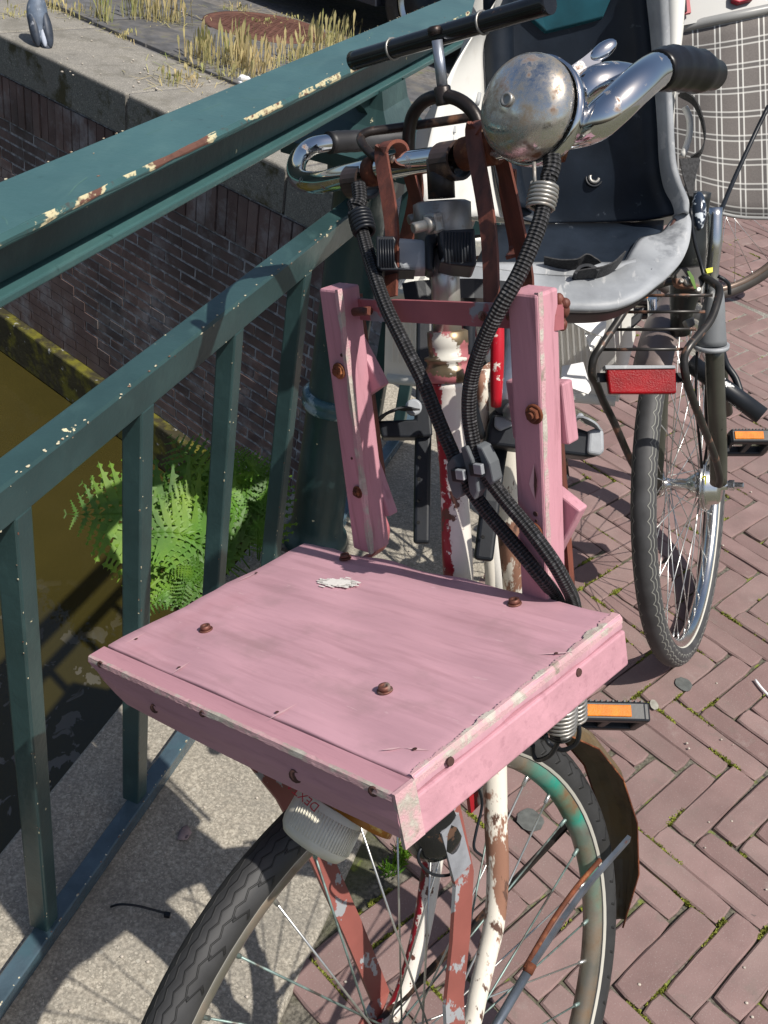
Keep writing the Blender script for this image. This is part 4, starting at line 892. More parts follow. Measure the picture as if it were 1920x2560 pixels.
# narrow rusty back rails behind the uprights
m = MB(); m.bar(w(-.093, .194, .70), w(-.112, .196, .48), LF.x, .007, .012); m.build('back_rail', M['strap'], bike, LF)
m = MB(); m.bar(w(.118, .197, .70), w(.104, .197, .425), LF.x, .010, .007); m.build('back_rail', M['strap'], bike, LF)
for (x, y, u) in ((848, 927, u1), (895, 1230, u1)): bolt(LF.p(x, y, 1, .152), -LF.y, .0052 if y < 1000 else .0042, u, M['rust'])
for (x, y) in ((1336, 1035), (1336, 1329)): bolt(LF.p(x, y, 1, .149), -LF.y, .0055, u2, M['rust'])
for x, y, r in ((853, 888, .0017), (879, 1146, .0014), (1338, 1285, .0024), (1338, 1215, .0018), (1340, 1302, .0012)):
    c = LF.p(x, y, 1, .1496 if x > 1000 else .1526); m = MB(); m.lathe(c, -LF.y, [(-.001, r), (.0004, r*.9)], 10); m.build('nail_hole', M['hole'], u2 if x > 1000 else u1, LF)
# splintered dent on the right upright
m = MB(); P = [LF.p(x, y, 1, .1490) for x, y in ((1334, 1160), (1342, 1200), (1340, 1222), (1337, 1250), (1328, 1228), (1322, 1210))]; m.add(P, [(0, 1, 2, 3), (0, 3, 4, 5)]); m.build('splinter', M['scr'], u2, LF)
m = MB(); P = [LF.p(x, y, 1, .1487) for x, y in ((1335, 1165), (1342, 1200), (1341, 1222), (1337, 1248), (1334, 1215))]; m.add(P, [(0, 1, 2, 3, 4)]); m.build('dent', M['hole'], u2, LF)
# flat cross bar of pink steel with bolts and the rust lump
P = [LF.p(x, y, 1, yy) for x, y, yy in ((893, 772, .178), (940, 776, .168), (1000, 777, .160), (1150, 784, .158), (1290, 791, .160), (1370, 796, .168), (1405, 792, .180))]
m = MB(); m.strip(P, LF.z, .0185, .0035, 5); cb = m.build('cross_bar', M['pinksteel'], bike, LF)
bolt(LF.p(1206, 790, 1, .152), -LF.y, .0028, cb, M['rustbolt']); 
m = MB(); m.tube([LF.p(885, 780, 1, .16), LF.p(924, 777, 1, .16)], .0038, 12); m.build('bolt_pin', M['strap'], cb, LF)
m = MB(); m.tube([LF.p(1270, 792, 1, .156), LF.p(1305, 790, 1, .156)], .003, 12); m.build('bolt_pin', M['strap'], cb, LF)
m = MB()
for k in range(34): m.ball(LF.p(1400+random.uniform(-13, 13), 782+random.uniform(-34, 36), 1, .182+random.uniform(0, .01)), LF.x*random.uniform(.0025, .0048), LF.y*.004, LF.z*random.uniform(.003, .006), 10, 7)
m.build('rust_lump', M['strap'], cb, LF)
m = MB(); m.tube([LF.p(893, 745, 1, .178), LF.p(897, 805, 1, .178)], .005, 10); m.build('rust_lump', M['strap'], cb, LF)
# curled steel below the left upright
m = MB(); m.strip([LF.p(x, y, 1, .20) for x, y in ((945, 1290), (958, 1330), (950, 1370), (925, 1392), (905, 1395))], LF.y, .016, .003, 5); m.build('curled_hook', M['pinksteel'], bike, LF)
# carrier stays to the hub
P = [LF.p(1105, 1900, 0, .080), LF.p(1118, 2010, 0, .075), LF.p(1158, 2195, 0, .066), LF.p(1150, 2340, 0, .064), LF.p(1133, 2500, 0, .062), w(.060, .0, .0)]
m = MB(); m.strip(P, LF.y, .0245, .004); s1 = m.build('carrier_stay', M['redsteel'], bike, LF); m = MB(); m.strip([LF.p(1124, 2060, 0, .0765), LF.p(1155, 2180, 0, .0695)], LF.y, .0232, .002); m.build('bare_patch', M['barep'], s1, LF); bolt(LF.p(1133, 1958, 0, .078), LF.x*.8-LF.y*.4, .0045, s1, M['rustbolt'], False)
P = [w(-.100, -.055, .418), LF.p(712, 1975, 0, -.090), LF.p(800, 2140, 0, -.082), LF.p(880, 2320, 0, -.075), LF.p(950, 2490, 0, -.068), w(-.062, 0, .0)]
m = MB(); m.strip(P, LF.y, .0235, .004); m.build('carrier_stay', M['redsteel'], bike, LF)
# front mudguard: rusty inside of the rear flap, with stays
def mg(a, half, R_): return w(half, math.sin(a)*R_, math.cos(a)*R_)
rows = []
for i in range(7):
    t = i/6; ang = R(38)+R(68)*t; Rr = .347+.042*math.sin(t*2.5); hw = .026*(1 if t < .8 else 1-(t-.8)*3.2)
    rows.append([mg(ang, x*hw, Rr-(abs(x)**2)*.016) for x in (-1, -.7, -.35, 0, .35, .7, 1)])
m = MB(); m.grid(rows, lambda p: (p-LF.o).normalized()*.0012, smooth=False); fl = m.build('mudguard', M['fenderin'], bike, LF)
for k_ in (0, 6):
    m = MB(); m.tube([r_[k_] for r_ in rows], .0011, 6); m.build('rusty_edge', M['rust'], fl, LF)
M['stay'] = pbr('blue_grey_stay', c3(.12, .14, .17), .4, .5, var=(30, .4), layers=[dict(c=RUST, s=26, t=.64, soft=.03)])
q1, q2, q3, q4 = [LF.p(x, y, 0, .034) for x, y in ((1572, 2096), (1452, 2235), (1322, 2425), (1245, 2555))]
m = MB(); m.strip([q1, q2, q3], LF.x*.3+LF.z-LF.y*.2, .0088, .0045, 3); m.build('mudguard_stay', M['stay'], fl, LF)
m = MB(); m.tube([q3, q4, w(.058, 0, 0)], .0048, 12); m.build('mudguard_stay', M['stay'], fl, LF)
m = MB(); m.tube([LF.p(x, y, 0, .031) for x, y in ((1500, 2150), (1440, 2220), (1380, 2305), (1312, 2420))], .0028, 8, 3); m.build('stay_channel', M['rust'], fl, LF)
m = MB(); m.tube([LF.p(1330, 2408, 0, .034), LF.p(1318, 2432, 0, .034)], .0056, 12); m.build('stay_joint', M['rust'], fl, LF)
m = MB(); m.strip([LF.p(x, y, 0, -.03) for x, y in ((1425, 2055), (1340, 2145), (1260, 2230), (1140, 2360))]+[w(-.058, 0, 0)], LF.x, .0065, .0045, 4); m.build('mudguard_stay', M['darkrust'], fl, LF)
# lamp: milky round lamp in front, amber base
lc = LF.p(805, 2055, 1, -.078); ld = (-LF.y*.62-LF.z*.62-LF.x*.12).normalized()
m = MB(); pr_ = [(-.016, .036), (-.014, .0375), (.010, .0385), (.014, .0375), (.019, .033), (.0185, .029), (.015, .027), (.014, .0)]
def ob(mb, o, ax, prof, u, a, b, seg=48):      # oblong lathe
    ax = ax.normalized(); u = (u-u.project(ax)).normalized(); v_ = ax.cross(u); n0 = len(prof); vs = []
    for h, r in prof:
        for k in range(seg): t = 2*math.pi*k/seg; vs.append(o+ax*h+u*(math.cos(t)*r*a)+v_*(math.sin(t)*r*b))
    mb.add(vs, [(i*seg+k, i*seg+(k+1) % seg, (i+1)*seg+(k+1) % seg, (i+1)*seg+k) for i in range(n0-1) for k in range(seg)], True)
m = MB(); ob(m, lc, ld, pr_, LF.x, .86, .56); lamp = m.build('front_lamp', M['jar'], bike, LF, label='milky white oblong lamp with red lettering')
m = MB()
for k in range(70):
    t = 2*math.pi*k/70
    if 1.9 < t < 4.4: continue
    u = (LF.x-LF.x.project(ld)).normalized(); v_ = ld.cross(u); q = lambda h: lc+ld*h+u*(math.cos(t)*.0388*.86)+v_*(math.sin(t)*.0388*.56)
    m.tube([q(-.010), q(.011)], .0004, 4)
m.build('lamp_ribs', M['jar'], lamp, LF)
m = MB(); ob(m, lc-ld*.028+LF.x*.030, ld, [(-.02, .030), (-.012, .034), (.014, .036), (.015, .02)], LF.x, .86, .62); m.build('lamp_base', M['amber'], lamp, LF)
txt = bpy.data.curves.new('lettering', 'FONT'); txt.body = 'DEXTA'; txt.size = .0088; txt.extrude = .0002; txt.align_x = 'CENTER'; txt.align_y = 'CENTER'; txt.materials.append(M['redink'])
_t = bpy.data.objects.new('tmp', txt); col.objects.link(_t); _me = bpy.data.meshes.new_from_object(_t); col.objects.unlink(_t); bpy.data.objects.remove(_t); _me.materials.clear(); _me.materials.append(M['redink'])
to = bpy.data.objects.new('lettering', _me); col.objects.link(to); to.parent = lamp
tp_ = at(757, 1990, (lc-CO).dot(CZ)-.038); tx_ = (-CX*.77-CY*.64+CZ*.10).normalized(); nz_ = (-CZ+CX*.1-CY*.5); nz_ = (nz_-nz_.project(tx_)).normalized(); ty_ = nz_.cross(tx_)
TM = Matrix(((tx_[0], ty_[0], nz_[0], tp_[0]), (tx_[1], ty_[1], nz_[1], tp_[1]), (tx_[2], ty_[2], nz_[2], tp_[2]), (0, 0, 0, 1)))
to.matrix_basis = WM[lamp].inverted() @ TM
# black can (dynamo lamp) behind the lip, and wires
c = LF.p(1068, 2035, 0, .050); ax = (LF.z*-1+LF.y*.1).normalized()
m = MB(); m.lathe(c, ax, [(-.045, .022), (-.040, .028), (.022, .027), (.032, .024), (.035, .016)], 28); m.build('head_lamp', M['blackgloss'], bike, LF, label='black round lamp body tucked under the pink lip')
m = MB(); P = [LF.p(x, y, 0, .06) for x, y in ((1130, 2095), (1080, 2100), (1050, 2125), (1048, 2155), (1080, 2185), (1120, 2188), (1140, 2172))]; m.tube(P, .0014, 8, 5); m.build('wire', M['blackpl'], bike, LF)
m = MB(); P = [LF.p(x, y, 0, .055) for x, y in ((1155, 1925), (1190, 1960), (1205, 2010), (1190, 2080), (1185, 2120), (1205, 2140))]; m.tube(P, .0014, 8, 5); m.build('wire', M['blackpl'], bike, LF)
# steering-side small rusty bracket
m = MB(); m.prism([LF.p(x, y, 0, .03) for x, y in ((1165, 1990), (1205, 1960), (1200, 2000), (1170, 2030))], LF.x*.004); m.build('bracket', M['redwhite'], bike, LF)

# ---- main frame of the leaning bicycle (runs away from the camera)
hh = V((.10, .995, 0)).normalized(); le = R(22); sd = V((hh.y, -hh.x, 0)); gn = sd*math.cos(le)+V((0, 0, 1))*math.sin(le); gu = gn.cross(hh)
GF = Frame(LF.o, gn, hh, gu)
BB = GF.w(0.03, .60, -.05); RH = GF.w(0.03, 1.07, 0)
RF = Frame(RH, gn, hh, gu)
wheel(bike, RF, .345, .038, M['tyre3'], M['greysteel'], [M['spoke']], hubp, n=28)
m = MB(); m.tube([at(1240, 930, 1.08), at(1258, 1080, 1.16), at(1273, 1300, 1.24), at(1290, 1500, 1.31), BB], .0158, 16, 3); m.build('down_tube', M['whitepeel'], bike)
m = MB(); m.tube([at(1300, 1000, 1.14), at(1304, 1150, 1.2), at(1308, 1300, 1.26), at(1320, 1500, 1.34), BB+GF.y*.03+GF.z*.02], .0125, 14, 3); m.build('top_tube', M['redwhite'], bike)
m = MB(); m.tube([at(1246, 770, .99), at(1243, 900, 1.0), at(1240, 1015, 1.02)], lambda t: .0052+.0015*math.sin(t*3.1), 12, 5); m.build('red_cover', M['red'], bike)
m = MB(); m.tube([at(1202, 930, 1.05), at(1208, 1030, 1.07), at(1203, 1100, 1.1), at(1212, 1250, 1.18), at(1225, 1440, 1.25), BB-GF.x*.03], .0062, 14, 3); m.build('cable_stay', M['whitepeel'], bike)
m = MB(); m.tube([at(1175, 760, .99), at(1172, 900, 1.0), at(1180, 1010, 1.02), at(1200, 1090, 1.05)], .006, 12, 4); m.build('brake_rod', M['blackpl'], bike)
m = MB(); m.tube([BB, GF.w(.03, .78, .46)], .0145, 16); m.build('seat_tube', M['redwhite'], bike)
for sx in (-.05, .05):
    m = MB(); m.tube([BB+GF.x*sx*.6, RH+GF.x*sx], .009, 12); m.build('chain_stay', M['redwhite'], bike)
    m = MB(); m.tube([GF.w(.03+sx*.4, .76, .40), RH+GF.x*sx], .007, 12); m.build('seat_stay', M['redwhite'], bike)
# crank and pedals
m = MB(); m.lathe(BB-GF.x*.05, GF.x, [(0, .02), (.1, .02)], 20); ck = m.build('crank_axle', M['greysteel'], bike)
def pedal(c, X, Y, Z, par, cap=None, w_=.045, name='pedal'):
    X, Y, Z = X.normalized(), Y.normalized(), Z.normalized()
    m = MB(); m.box(c, X*.006, Y*.032, Z*.011)
    m.box(c+Y*.030, X*w_, Y*.008, Z*.0125); m.box(c-Y*.030, X*w_, Y*.008, Z*.0125); m.box(c+X*w_, X*.006, Y*.036, Z*.0125); m.box(c-X*(w_-.003), X*.005, Y*.036, Z*.0125)
    o = m.build(name, M['blackpl'], par, bevel=.003)
    for s_ in (-1, 1):
        m = MB(); m.box(c-X*.006+Y*s_*.0385, X*w_*.70, Y*.0016, Z*.0075); m.build('reflector', M['orange'], o, bevel=.001)
    m = MB(); m.lathe(c-X*w_*1.5, X, [(0, .006), (w_*2.4, .006)], 14); m.build('axle', M['alu'], o)
    m = MB()
    for s_ in (-1, 1):
        for k in range(12): m.box(c+Y*s_*.030+X*w_*(-.9+1.8*k/11)+Z*.0128, X*.0012, Y*.0075, Z*.0012)
    m.build('tread_ribs', M['blackpl'], o)
    return o
pc_ = at(1510, 1790, 1.36); 
pedal(pc_, CX*.97+CY*.03+CZ*.05, CZ*.9-CX*.05+CY*.35, -CY*.9+CZ*.35, bike)
m = MB(); m.bar(BB+GF.x*.07, pc_-(CX*.07), V((0, 0, 1)), .016, .010); m.build('crank_arm', M['greysteel'], bike)
# rear carrier under the crate
m = MB()
for sx in (-.06, .06): m.tube([GF.w(.03+sx, .78, .42), GF.w(.03+sx, 1.35, .42)], .006, 10)
for k in range(5): m.tube([GF.w(-.03, .85+.11*k, .42), GF.w(.09, .85+.11*k, .42)], .003, 8)
m.build('rear_carrier', M['rack'], bike)
for sx in (-.06, .06):
    m = MB(); m.tube([GF.w(.03+sx, 1.2, .42), RH+GF.x*sx], .004, 8); m.build('carrier_strut', M['rack'], bike)

# ------------------------------------------------------------------ child seat
seat = thing('child_seat', 'white bicycle child seat with dark navy back pad and scuffed grey plastic edge', 'child seat', at(1440, 560, 1.42))
# seat back: front surface from pixel measured rails with matching depth
def rail_(pts, n=6): return catmull([at(*p) for p in pts], n)
SBL = [(1208, -60, 1.30), (1210, 60, 1.325), (1214, 160, 1.345), (1222, 300, 1.375), (1238, 430, 1.40), (1262, 520, 1.42), (1300, 546, 1.425)]
SBR = [(1612, -60, 1.27), (1625, 60, 1.295), (1634, 160, 1.315), (1644, 300, 1.345), (1652, 420, 1.37), (1672, 490, 1.385), (1690, 534, 1.39)]
Lc, Rc = rail_(SBL), rail_(SBR)
m = MB(); rows = []
for a, b in zip(Lc, Rc):
    rows.append([a + (b-a)*t + CZ*(.030*(1-(2*t-1)**4)) for t in [k/12 for k in range(13)]])
m.grid(rows, CZ*.008); sbk = m.build('back_pad', M['navypl'], seat)
Rr = rail_([(1668, -60, 1.255), (1674, 60, 1.28), (1677, 160, 1.30), (1684, 300, 1.33), (1690, 400, 1.35), (1704, 455, 1.36), (1722, 500, 1.37), (1722, 534, 1.375)])
Ri = rail_([(1612, -60, 1.265), (1625, 60, 1.29), (1634, 160, 1.31), (1644, 300, 1.34), (1650, 400, 1.36), (1662, 455, 1.37), (1682, 505, 1.38), (1690, 536, 1.385)])
m = MB(); rows = []
for a, b in zip(Ri, Rr):
    d = b-a; rows.append([a+CZ*.012, a+d*.18-CZ*.004, a+d*.42-CZ*.011, a+d*.7-CZ*.009, b-CZ*.0, b+CX*.001+CZ*.012, b+CZ*.03])
m.grid(rows, CZ*.006); m.build('back_edge', M['greypl'], seat, label='scuffed grey right edge of the seat back')
Li = rail_([(1208, -60, 1.295), (1210, 60, 1.32), (1214, 160, 1.34), (1222, 300, 1.37), (1238, 430, 1.395), (1262, 520, 1.415)])
m = MB(); m.grid([[a-CZ*.0, a+CX*.012-CZ*.008, a+CX*.03-CZ*.002, a+CX*.04+CZ*.02] for a in Li], CZ*.004); m.build('back_edge', M['navypl'], seat)
ww1 = rail_([(1668, -60, 1.256), (1674, 60, 1.281), (1677, 150, 1.30), (1682, 230, 1.315)]); ww2 = rail_([(1716, -60, 1.262), (1712, 20, 1.28), (1704, 110, 1.30), (1690, 205, 1.32)][:3]+[(1686, 232, 1.32)])
m = MB(); m.grid([[a, a+(b-a)*.5-CZ*.004, b, b+CZ*.03] for a, b in zip(ww1, ww2)], CZ*.004); m.build('side_wing', M['whitepl'], seat, label='white right wing of the seat shell')
# teal inset and screw
M['teal'] = pbr('teal_inset', c3(.01, .075, .10), .45, var=(20, .3))
def onback(x, y, dz=-.002): 
    t = (x-1212)/(1634-1212); yy = max(-60, min(540, y)); d = 1.345+(yy-160)*.00021-(t*.03); return at(x, y, d+.030*(1-(2*t-1)**4)+dz)
m = MB(); m.prism([onback(x, y, -.012) for x, y in ((1318, 35), (1365, 78), (1508, 42), (1530, -10), (1540, -40), (1330, -40))], CZ*.012); m.build('teal_inset', M['teal'], sbk, bevel=.0015)
m = MB(); m.lathe(onback(1486, 444, -.004), -CZ, [(-.004, .0125), (-.001, .0120), (-.0015, .0095), (-.004, .009)], 24); m.build('screw_well', M['blackpl'], sbk)
m = MB(); m.lathe(onback(1486, 444, -.003), -CZ, [(-.002, .0085), (.001, .0080), (.0015, .0045), (-.001, .004)], 20); m.build('screw', M['greysteel'], sbk)
# white outer shell with side wings
m = MB(); rows = []
for i, (y, xl, xr, d) in enumerate(((-60, 1170, 1712, 1.30), (0, 1192, 1712, 1.315), (60, 1176, 1710, 1.33), (150, 1150, 1700, 1.35), (250, 1098, 1688, 1.375), (350, 1040, 1684, 1.40), (440, 1035, 1690, 1.43), (500, 1060, 1700, 1.45), (560, 1120, 1690, 1.47))):
    r_ = []
    for k in range(15):
        t = k/14; x = xl+(xr-xl)*t; q = (2*t-1); r_.append(at(x, y+18*q*q*(-1 if t < .5 else 0), d+.085*(1-abs(q)**2.6)+(.02 if t < .2 else 0)*(1-t/.2)))
    rows.append(r_)
m.grid(rows, CZ*.006); sh = m.build('shell', M['whitepl'], seat)
wl = catmull([at(*p) for p in ((1262, -60, 1.25), (1240, 0, 1.255), (1168, 110, 1.26), (1117, 200, 1.265), (1085, 300, 1.27), (1062, 400, 1.28), (1045, 470, 1.29), (1060, 540, 1.32))], 4)
wi = catmull([at(*p) for p in ((1275, -60, 1.29), (1256, 0, 1.30), (1213, 100, 1.325), (1213, 200, 1.345), (1220, 300, 1.37), (1232, 400, 1.39), (1246, 470, 1.41), (1262, 540, 1.43))], 4)
m = MB(); m.grid([[b+CZ*.01, b+(a-b)*.15-CZ*.004, b+(a-b)*.5+CZ*.004, b+(a-b)*.85-CZ*.002, a, a+CZ*.02] for a, b in zip(wl, wi)], CZ*.005); m.build('side_wing', M['whitepl'], seat, label='white left wing of the seat shell')
M['slot'] = pbr('vent_slot', c3(.35, .36, .37), .6, var=None)
for k in range(6):
    p = at(1128-k*5, 322+k*24, 1.312+k*.004); m = MB(); m.box(p, CX*.006+CY*.001, CZ*.0015, CY*.0045); m.build('vent_slot', M['slot'], sh, bevel=.001)
m = MB(); m.tube([at(1198, 232, 1.335), at(1195, 252, 1.335), at(1192, 262, 1.335)], .003, 8); m.build('vent_slot', M['slot'], sh)
for xa, xb in ((1398, 1500), (1532, 1572)):
    m = MB(); m.prism([at(x, y, 1.445) for x, y in ((xa, 543), (xb, 540), (xb-6, 566), (xa-16, 568))], CZ*.004); m.build('shell_gap', M['whitepl'], seat)
# seat pan
m = MB(); rows = []
for k in range(9):
    t = k/8; y0 = 562+t*123; 
    rows.append([at(1235-60*t+(1660-30*t-(1235-60*t))*j/12, y0-8*(j/12)+ (0 if j < 11 else -4), 1.425-.105*t+.012*math.sin(j/12*3.14)) for j in range(13)])
m.grid(rows, CY*.02+CZ*.004); m.build('pan', M['navypl'], seat)
OUT = [(1722, 534, 1.385), (1728, 560, 1.378), (1722, 610, 1.355), (1704, 650, 1.335), (1668, 690, 1.315), (1640, 712, 1.30), (1600, 742, 1.285), (1545, 765, 1.275), (1480, 772, 1.27), (1400, 770, 1.27), (1320, 762, 1.27), (1240, 752, 1.275), (1180, 748, 1.285), (1120, 735, 1.30), (1080, 715, 1.32)]
INN = [(1690, 537, 1.395), (1672, 560, 1.392), (1648, 584, 1.385), (1600, 596, 1.375), (1580, 622, 1.36), (1562, 652, 1.345), (1535, 676, 1.335), (1500, 688, 1.325), (1455, 690, 1.32), (1400, 690, 1.318), (1330, 685, 1.318), (1260, 676, 1.32), (1200, 668, 1.33), (1140, 655, 1.345), (1110, 640, 1.36)]
Oc, Ic = rail_(OUT), rail_(INN)
m = MB(); rows = []
for a, b in zip(Ic, Oc):
    d = b-a; rows.append([a+CY*.006, a-CY*.001, a+d*.12-CY*.003-CZ*.003, a+d*.4-CZ*.006, a+d*.75-CZ*.004, b-CZ*.001, b+CZ*.006+CY*.003, b+CZ*.03])
m.grid(rows, CZ*.004); m.build('pan_edge', M['greypl'], seat, label='wide scuffed grey rim of the seat pan')
m = MB(); P = [at(x, y, 1.385) for x, y in ((1668, 575), (1680, 562), (1688, 548))]; m.tube(P, .0022, 8); m.build('edge_slot', M['hole'], seat)
m = MB(); m.grid([[b+CZ*.002+CY*.001, b+CZ*.022+CY*.004, b+CZ*.06+CY*.006] for b in Oc], CZ*.004); m.build('under_shell', M['blackpl'], seat)
# pan hollow floor between pad and rim
m = MB(); rows = []
for k in range(5):
    t = k/4; rows.append([at(1120+(1590-1120)*j/10, 655+t*40+(-10 if j > 9 else 0), 1.335-.01*t) for j in range(11)])
m.grid(rows, CY*.006); m.build('pan_floor', M['greypl'], seat)
for P in ([(1360, 655, 1.33), (1400, 662, 1.325), (1440, 660, 1.32), (1462, 648, 1.32), (1478, 655, 1.322), (1486, 662, 1.325)], [(1440, 690, 1.30), (1470, 684, 1.298), (1500, 680, 1.30), (1530, 668, 1.31), (1556, 645, 1.33)]):
    m = MB(); m.strip([at(*p) for p in P], CY*.4+CZ, .022, .0018, 5); m.build('belt', M['web'], seat)
m = MB(); m.strip([at(*p) for p in ((1435, 692, 1.298), (1448, 676, 1.30), (1470, 672, 1.30), (1495, 684, 1.298))], CZ+CY*.3, .018, .004, 5); m.build('buckle', M['blackpl'], seat)
# strap loops beside the seat back
m = MB(); m.strip([at(*p) for p in ((1700, 232, 1.38), (1735, 255, 1.38), (1755, 300, 1.385), (1762, 345, 1.39), (1752, 380, 1.395), (1728, 398, 1.40))], CZ+CX*.25, .026, .0016, 6); m.build('belt_loop', M['web'], seat)
m = MB(); m.prism([at(*p) for p in ((1698, 396, 1.385), (1748, 393, 1.385), (1752, 400, 1.39), (1740, 440, 1.39), (1733, 492, 1.39), (1722, 490, 1.39), (1708, 440, 1.385))], CZ*.003); m.build('belt_end', M['web'], seat, bevel=.001)
m = MB(); m.tube([at(*p) for p in ((1712, 268, 1.40), (1724, 300, 1.40), (1722, 345, 1.405), (1706, 392, 1.41))], .0045, 10, 5); m.build('side_rod', M['whitepl'], seat)
# foot rests hanging on perforated bars
def footrest(legP, w_, plate, d, name='foot_rest'):
    m = MB(); m.strip([at(*p) for p in legP], CX, w_, .014, 3); o = m.build('foot_bar', M['blackpl'], seat, bevel=.004, seg=3)
    m = MB()
    for k in range(5):
        p = at(legP[0][0]+(legP[-1][0]-legP[0][0])*(.55+.09*k)-9, legP[0][1]+(legP[-1][1]-legP[0][1])*(.55+.09*k), legP[-1][2]-.012); m.lathe(p, -CZ, [(0, .0022), (.0006, .0018)], 8)
    m.build('hole', M['hole2'], o)
    return o
f1 = footrest([(1062, 760, 1.18), (1060, 1000, 1.17), (1056, 1180, 1.165), (1054, 1360, 1.16)], .0185, None, 0)
f2 = footrest([(1300, 740, 1.22), (1272, 960, 1.14), (1236, 1180, 1.10), (1208, 1402, 1.09)], .020, None, 0)
m = MB(); m.prism([at(x, y, 1.15) for x, y in ((945, 1052), (1038, 1048), (1040, 1010), (1050, 1002), (1066, 1004), (1076, 1020), (1082, 1090), (1052, 1094), (955, 1094))], CZ*.05); fr1 = m.build('foot_rest', M['blackpl'], seat, bevel=.006, seg=3)
m = MB(); m.lathe(at(1034, 1018, 1.148), -CZ, [(-.004, .0095), (.001, .0092), (.002, .007)], 18); m.build('rivet', M['greypl'], fr1)
m = MB(); m.strip([at(*p) for p in ((935, 1060, 1.15), (965, 1035, 1.13), (1000, 1022, 1.13), (1030, 1025, 1.145))], CZ, .022, .002, 5); m.build('foot_strap', M['web'], fr1)
m = MB(); m.prism([at(x, y, 1.05) for x, y in ((1222, 1062), (1235, 1022), (1260, 1018), (1270, 1040), (1300, 1052), (1420, 1060), (1470, 1078), (1505, 1082), (1508, 1128), (1495, 1142), (1470, 1143), (1215, 1112))], CZ*.06); fr2 = m.build('foot_rest', M['blackpl'], seat, bevel=.008, seg=3)
m = MB(); m.prism([at(x, y, 1.045) for x, y in ((1472, 1076), (1490, 1070), (1510, 1074), (1512, 1128), (1500, 1140), (1468, 1134))], CZ*.05); m.build('foot_stop', M['greypl'], fr2, bevel=.006, seg=3)
m = MB(); m.prism([at(x, y, 1.043) for x, y in ((1238, 1040), (1262, 1044), (1290, 1050), (1288, 1062), (1250, 1078), (1236, 1066))], CZ*.006); m.build('grip_pad', M['greypl'], fr2, bevel=.002)
m = MB(); m.strip([at(*p) for p in ((1432, 1062, 1.05), (1448, 1045, 1.04), (1470, 1052, 1.04), (1484, 1066, 1.05))], CZ, .022, .002, 5); m.build('foot_strap', M['greypl'], fr2)
m = MB(); m.tube([at(1300, 790, 1.10), at(1290, 900, 1.07), at(1272, 1020, 1.04)], .0145, 18, 4); m.tube([at(1280, 1030, 1.03), at(1290, 1028, 1.02), at(1322, 1008, 1.0)], .010, 14, 3); m.build('support_tube', M['steelblue'], seat)

# ------------------------------------------------------------------ bungee cord over the carrier
cord = thing('bungee_cord', 'black braided luggage elastic with coiled steel ends stretched from handlebar to board', 'elastic cord', at(1170, 1180, .80))
def coil(p0, p1, r, n, wr, par, mat):
    ax = (p1-p0); u = perp(ax.normalized()); v_ = ax.normalized().cross(u); P = []
    for k in range(n*14+1):
        t = k/(n*14); a = 2*math.pi*n*t; P.append(p0+ax*t+u*(math.cos(a)*r*(1+.08*math.sin(t*3.1)))+v_*(math.sin(a)*r*(1+.08*math.sin(t*3.1))))
    m = MB(); m.tube(P, wr, 8); return m.build('coil', mat, par)
def bp(x, y, yl): return LF.p(x, y, 1, yl)
RA = [(884, 505, .195), (900, 560, .185), (925, 650, .165), (962, 760, .146), (1010, 860, .140), (1060, 960, .138), (1100, 1060, .138), (1130, 1130, .138), (1150, 1180, .138), (1210, 1270, .140), (1285, 1360, .142), (1350, 1440, .146), (1385, 1485, .160), (1402, 1530, .165), (1405, 1600, .165), (1402, 1690, .165), (1402, 1760, .162), (1398, 1830, .16)]
RB = [(1372, 440, .200), (1362, 500, .190), (1345, 570, .175), (1300, 680, .155), (1255, 760, .142), (1210, 850, .138), (1180, 940, .138), (1172, 1020, .138), (1180, 1090, .138), (1200, 1160, .138), (1255, 1240, .140), (1325, 1325, .141), (1380, 1400, .142), (1412, 1455, .150), (1432, 1500, .166), (1440, 1560, .172), (1436, 1640, .175), (1430, 1720, .175), (1428, 1760, .175)]
for P in (RA, RB):
    m = MB(); m.tube([bp(*p) for p in P], .0060, 16, 6); m.build('cord', M['rope'], cord)
coil(bp(898, 532, .190), bp(912, 582, .180), .0086, 6, .0017, cord, M['blackpl'])
coil(bp(1362, 462, .196), bp(1350, 522, .186), .0094, 6, .0015, cord, M['greysteel'])
coil(bp(1430, 1725, .178), bp(1436, 1795, .178), .0105, 7, .0014, cord, M['greysteel'])
coil(bp(1402, 1745, .150), bp(1399, 1822, .150), .0130, 8, .0016, cord, M['greysteel'])
m = MB(); m.tube([bp(896, 462, .205), bp(900, 500, .198), bp(893, 520, .192)], .0066, 12, 3); m.build('cord_end', M['rope'], cord)
m = MB(); m.tube([bp(1378, 385, .21), bp(1380, 415, .205), bp(1372, 445, .20)], .0068, 12, 3); m.build('cord_end', M['rope'], cord)
m = MB(); m.tube([bp(1335, 405, .19), bp(1336, 440, .188), bp(1338, 470, .186)], .0015, 8); m.build('hook', M['greysteel'], cord)
for P in ([(1402, 1825, .15), (1395, 1855, .15), (1375, 1888, .15), (1345, 1900, .15), (1333, 1885, .15), (1332, 1862, .15)], [(1443, 1795, .175), (1448, 1830, .175), (1438, 1860, .175), (1405, 1875, .17), (1372, 1858, .17), (1364, 1832, .17)]):
    m = MB(); m.tube([bp(*p) for p in P], .0022, 10, 5); m.build('hook', M['blackpl'], cord)
m = MB(); m.tube([bp(1400, 1800, .155), bp(1402, 1842, .155)], .0100, 14); m.build('cord_end', M['rope'], cord)
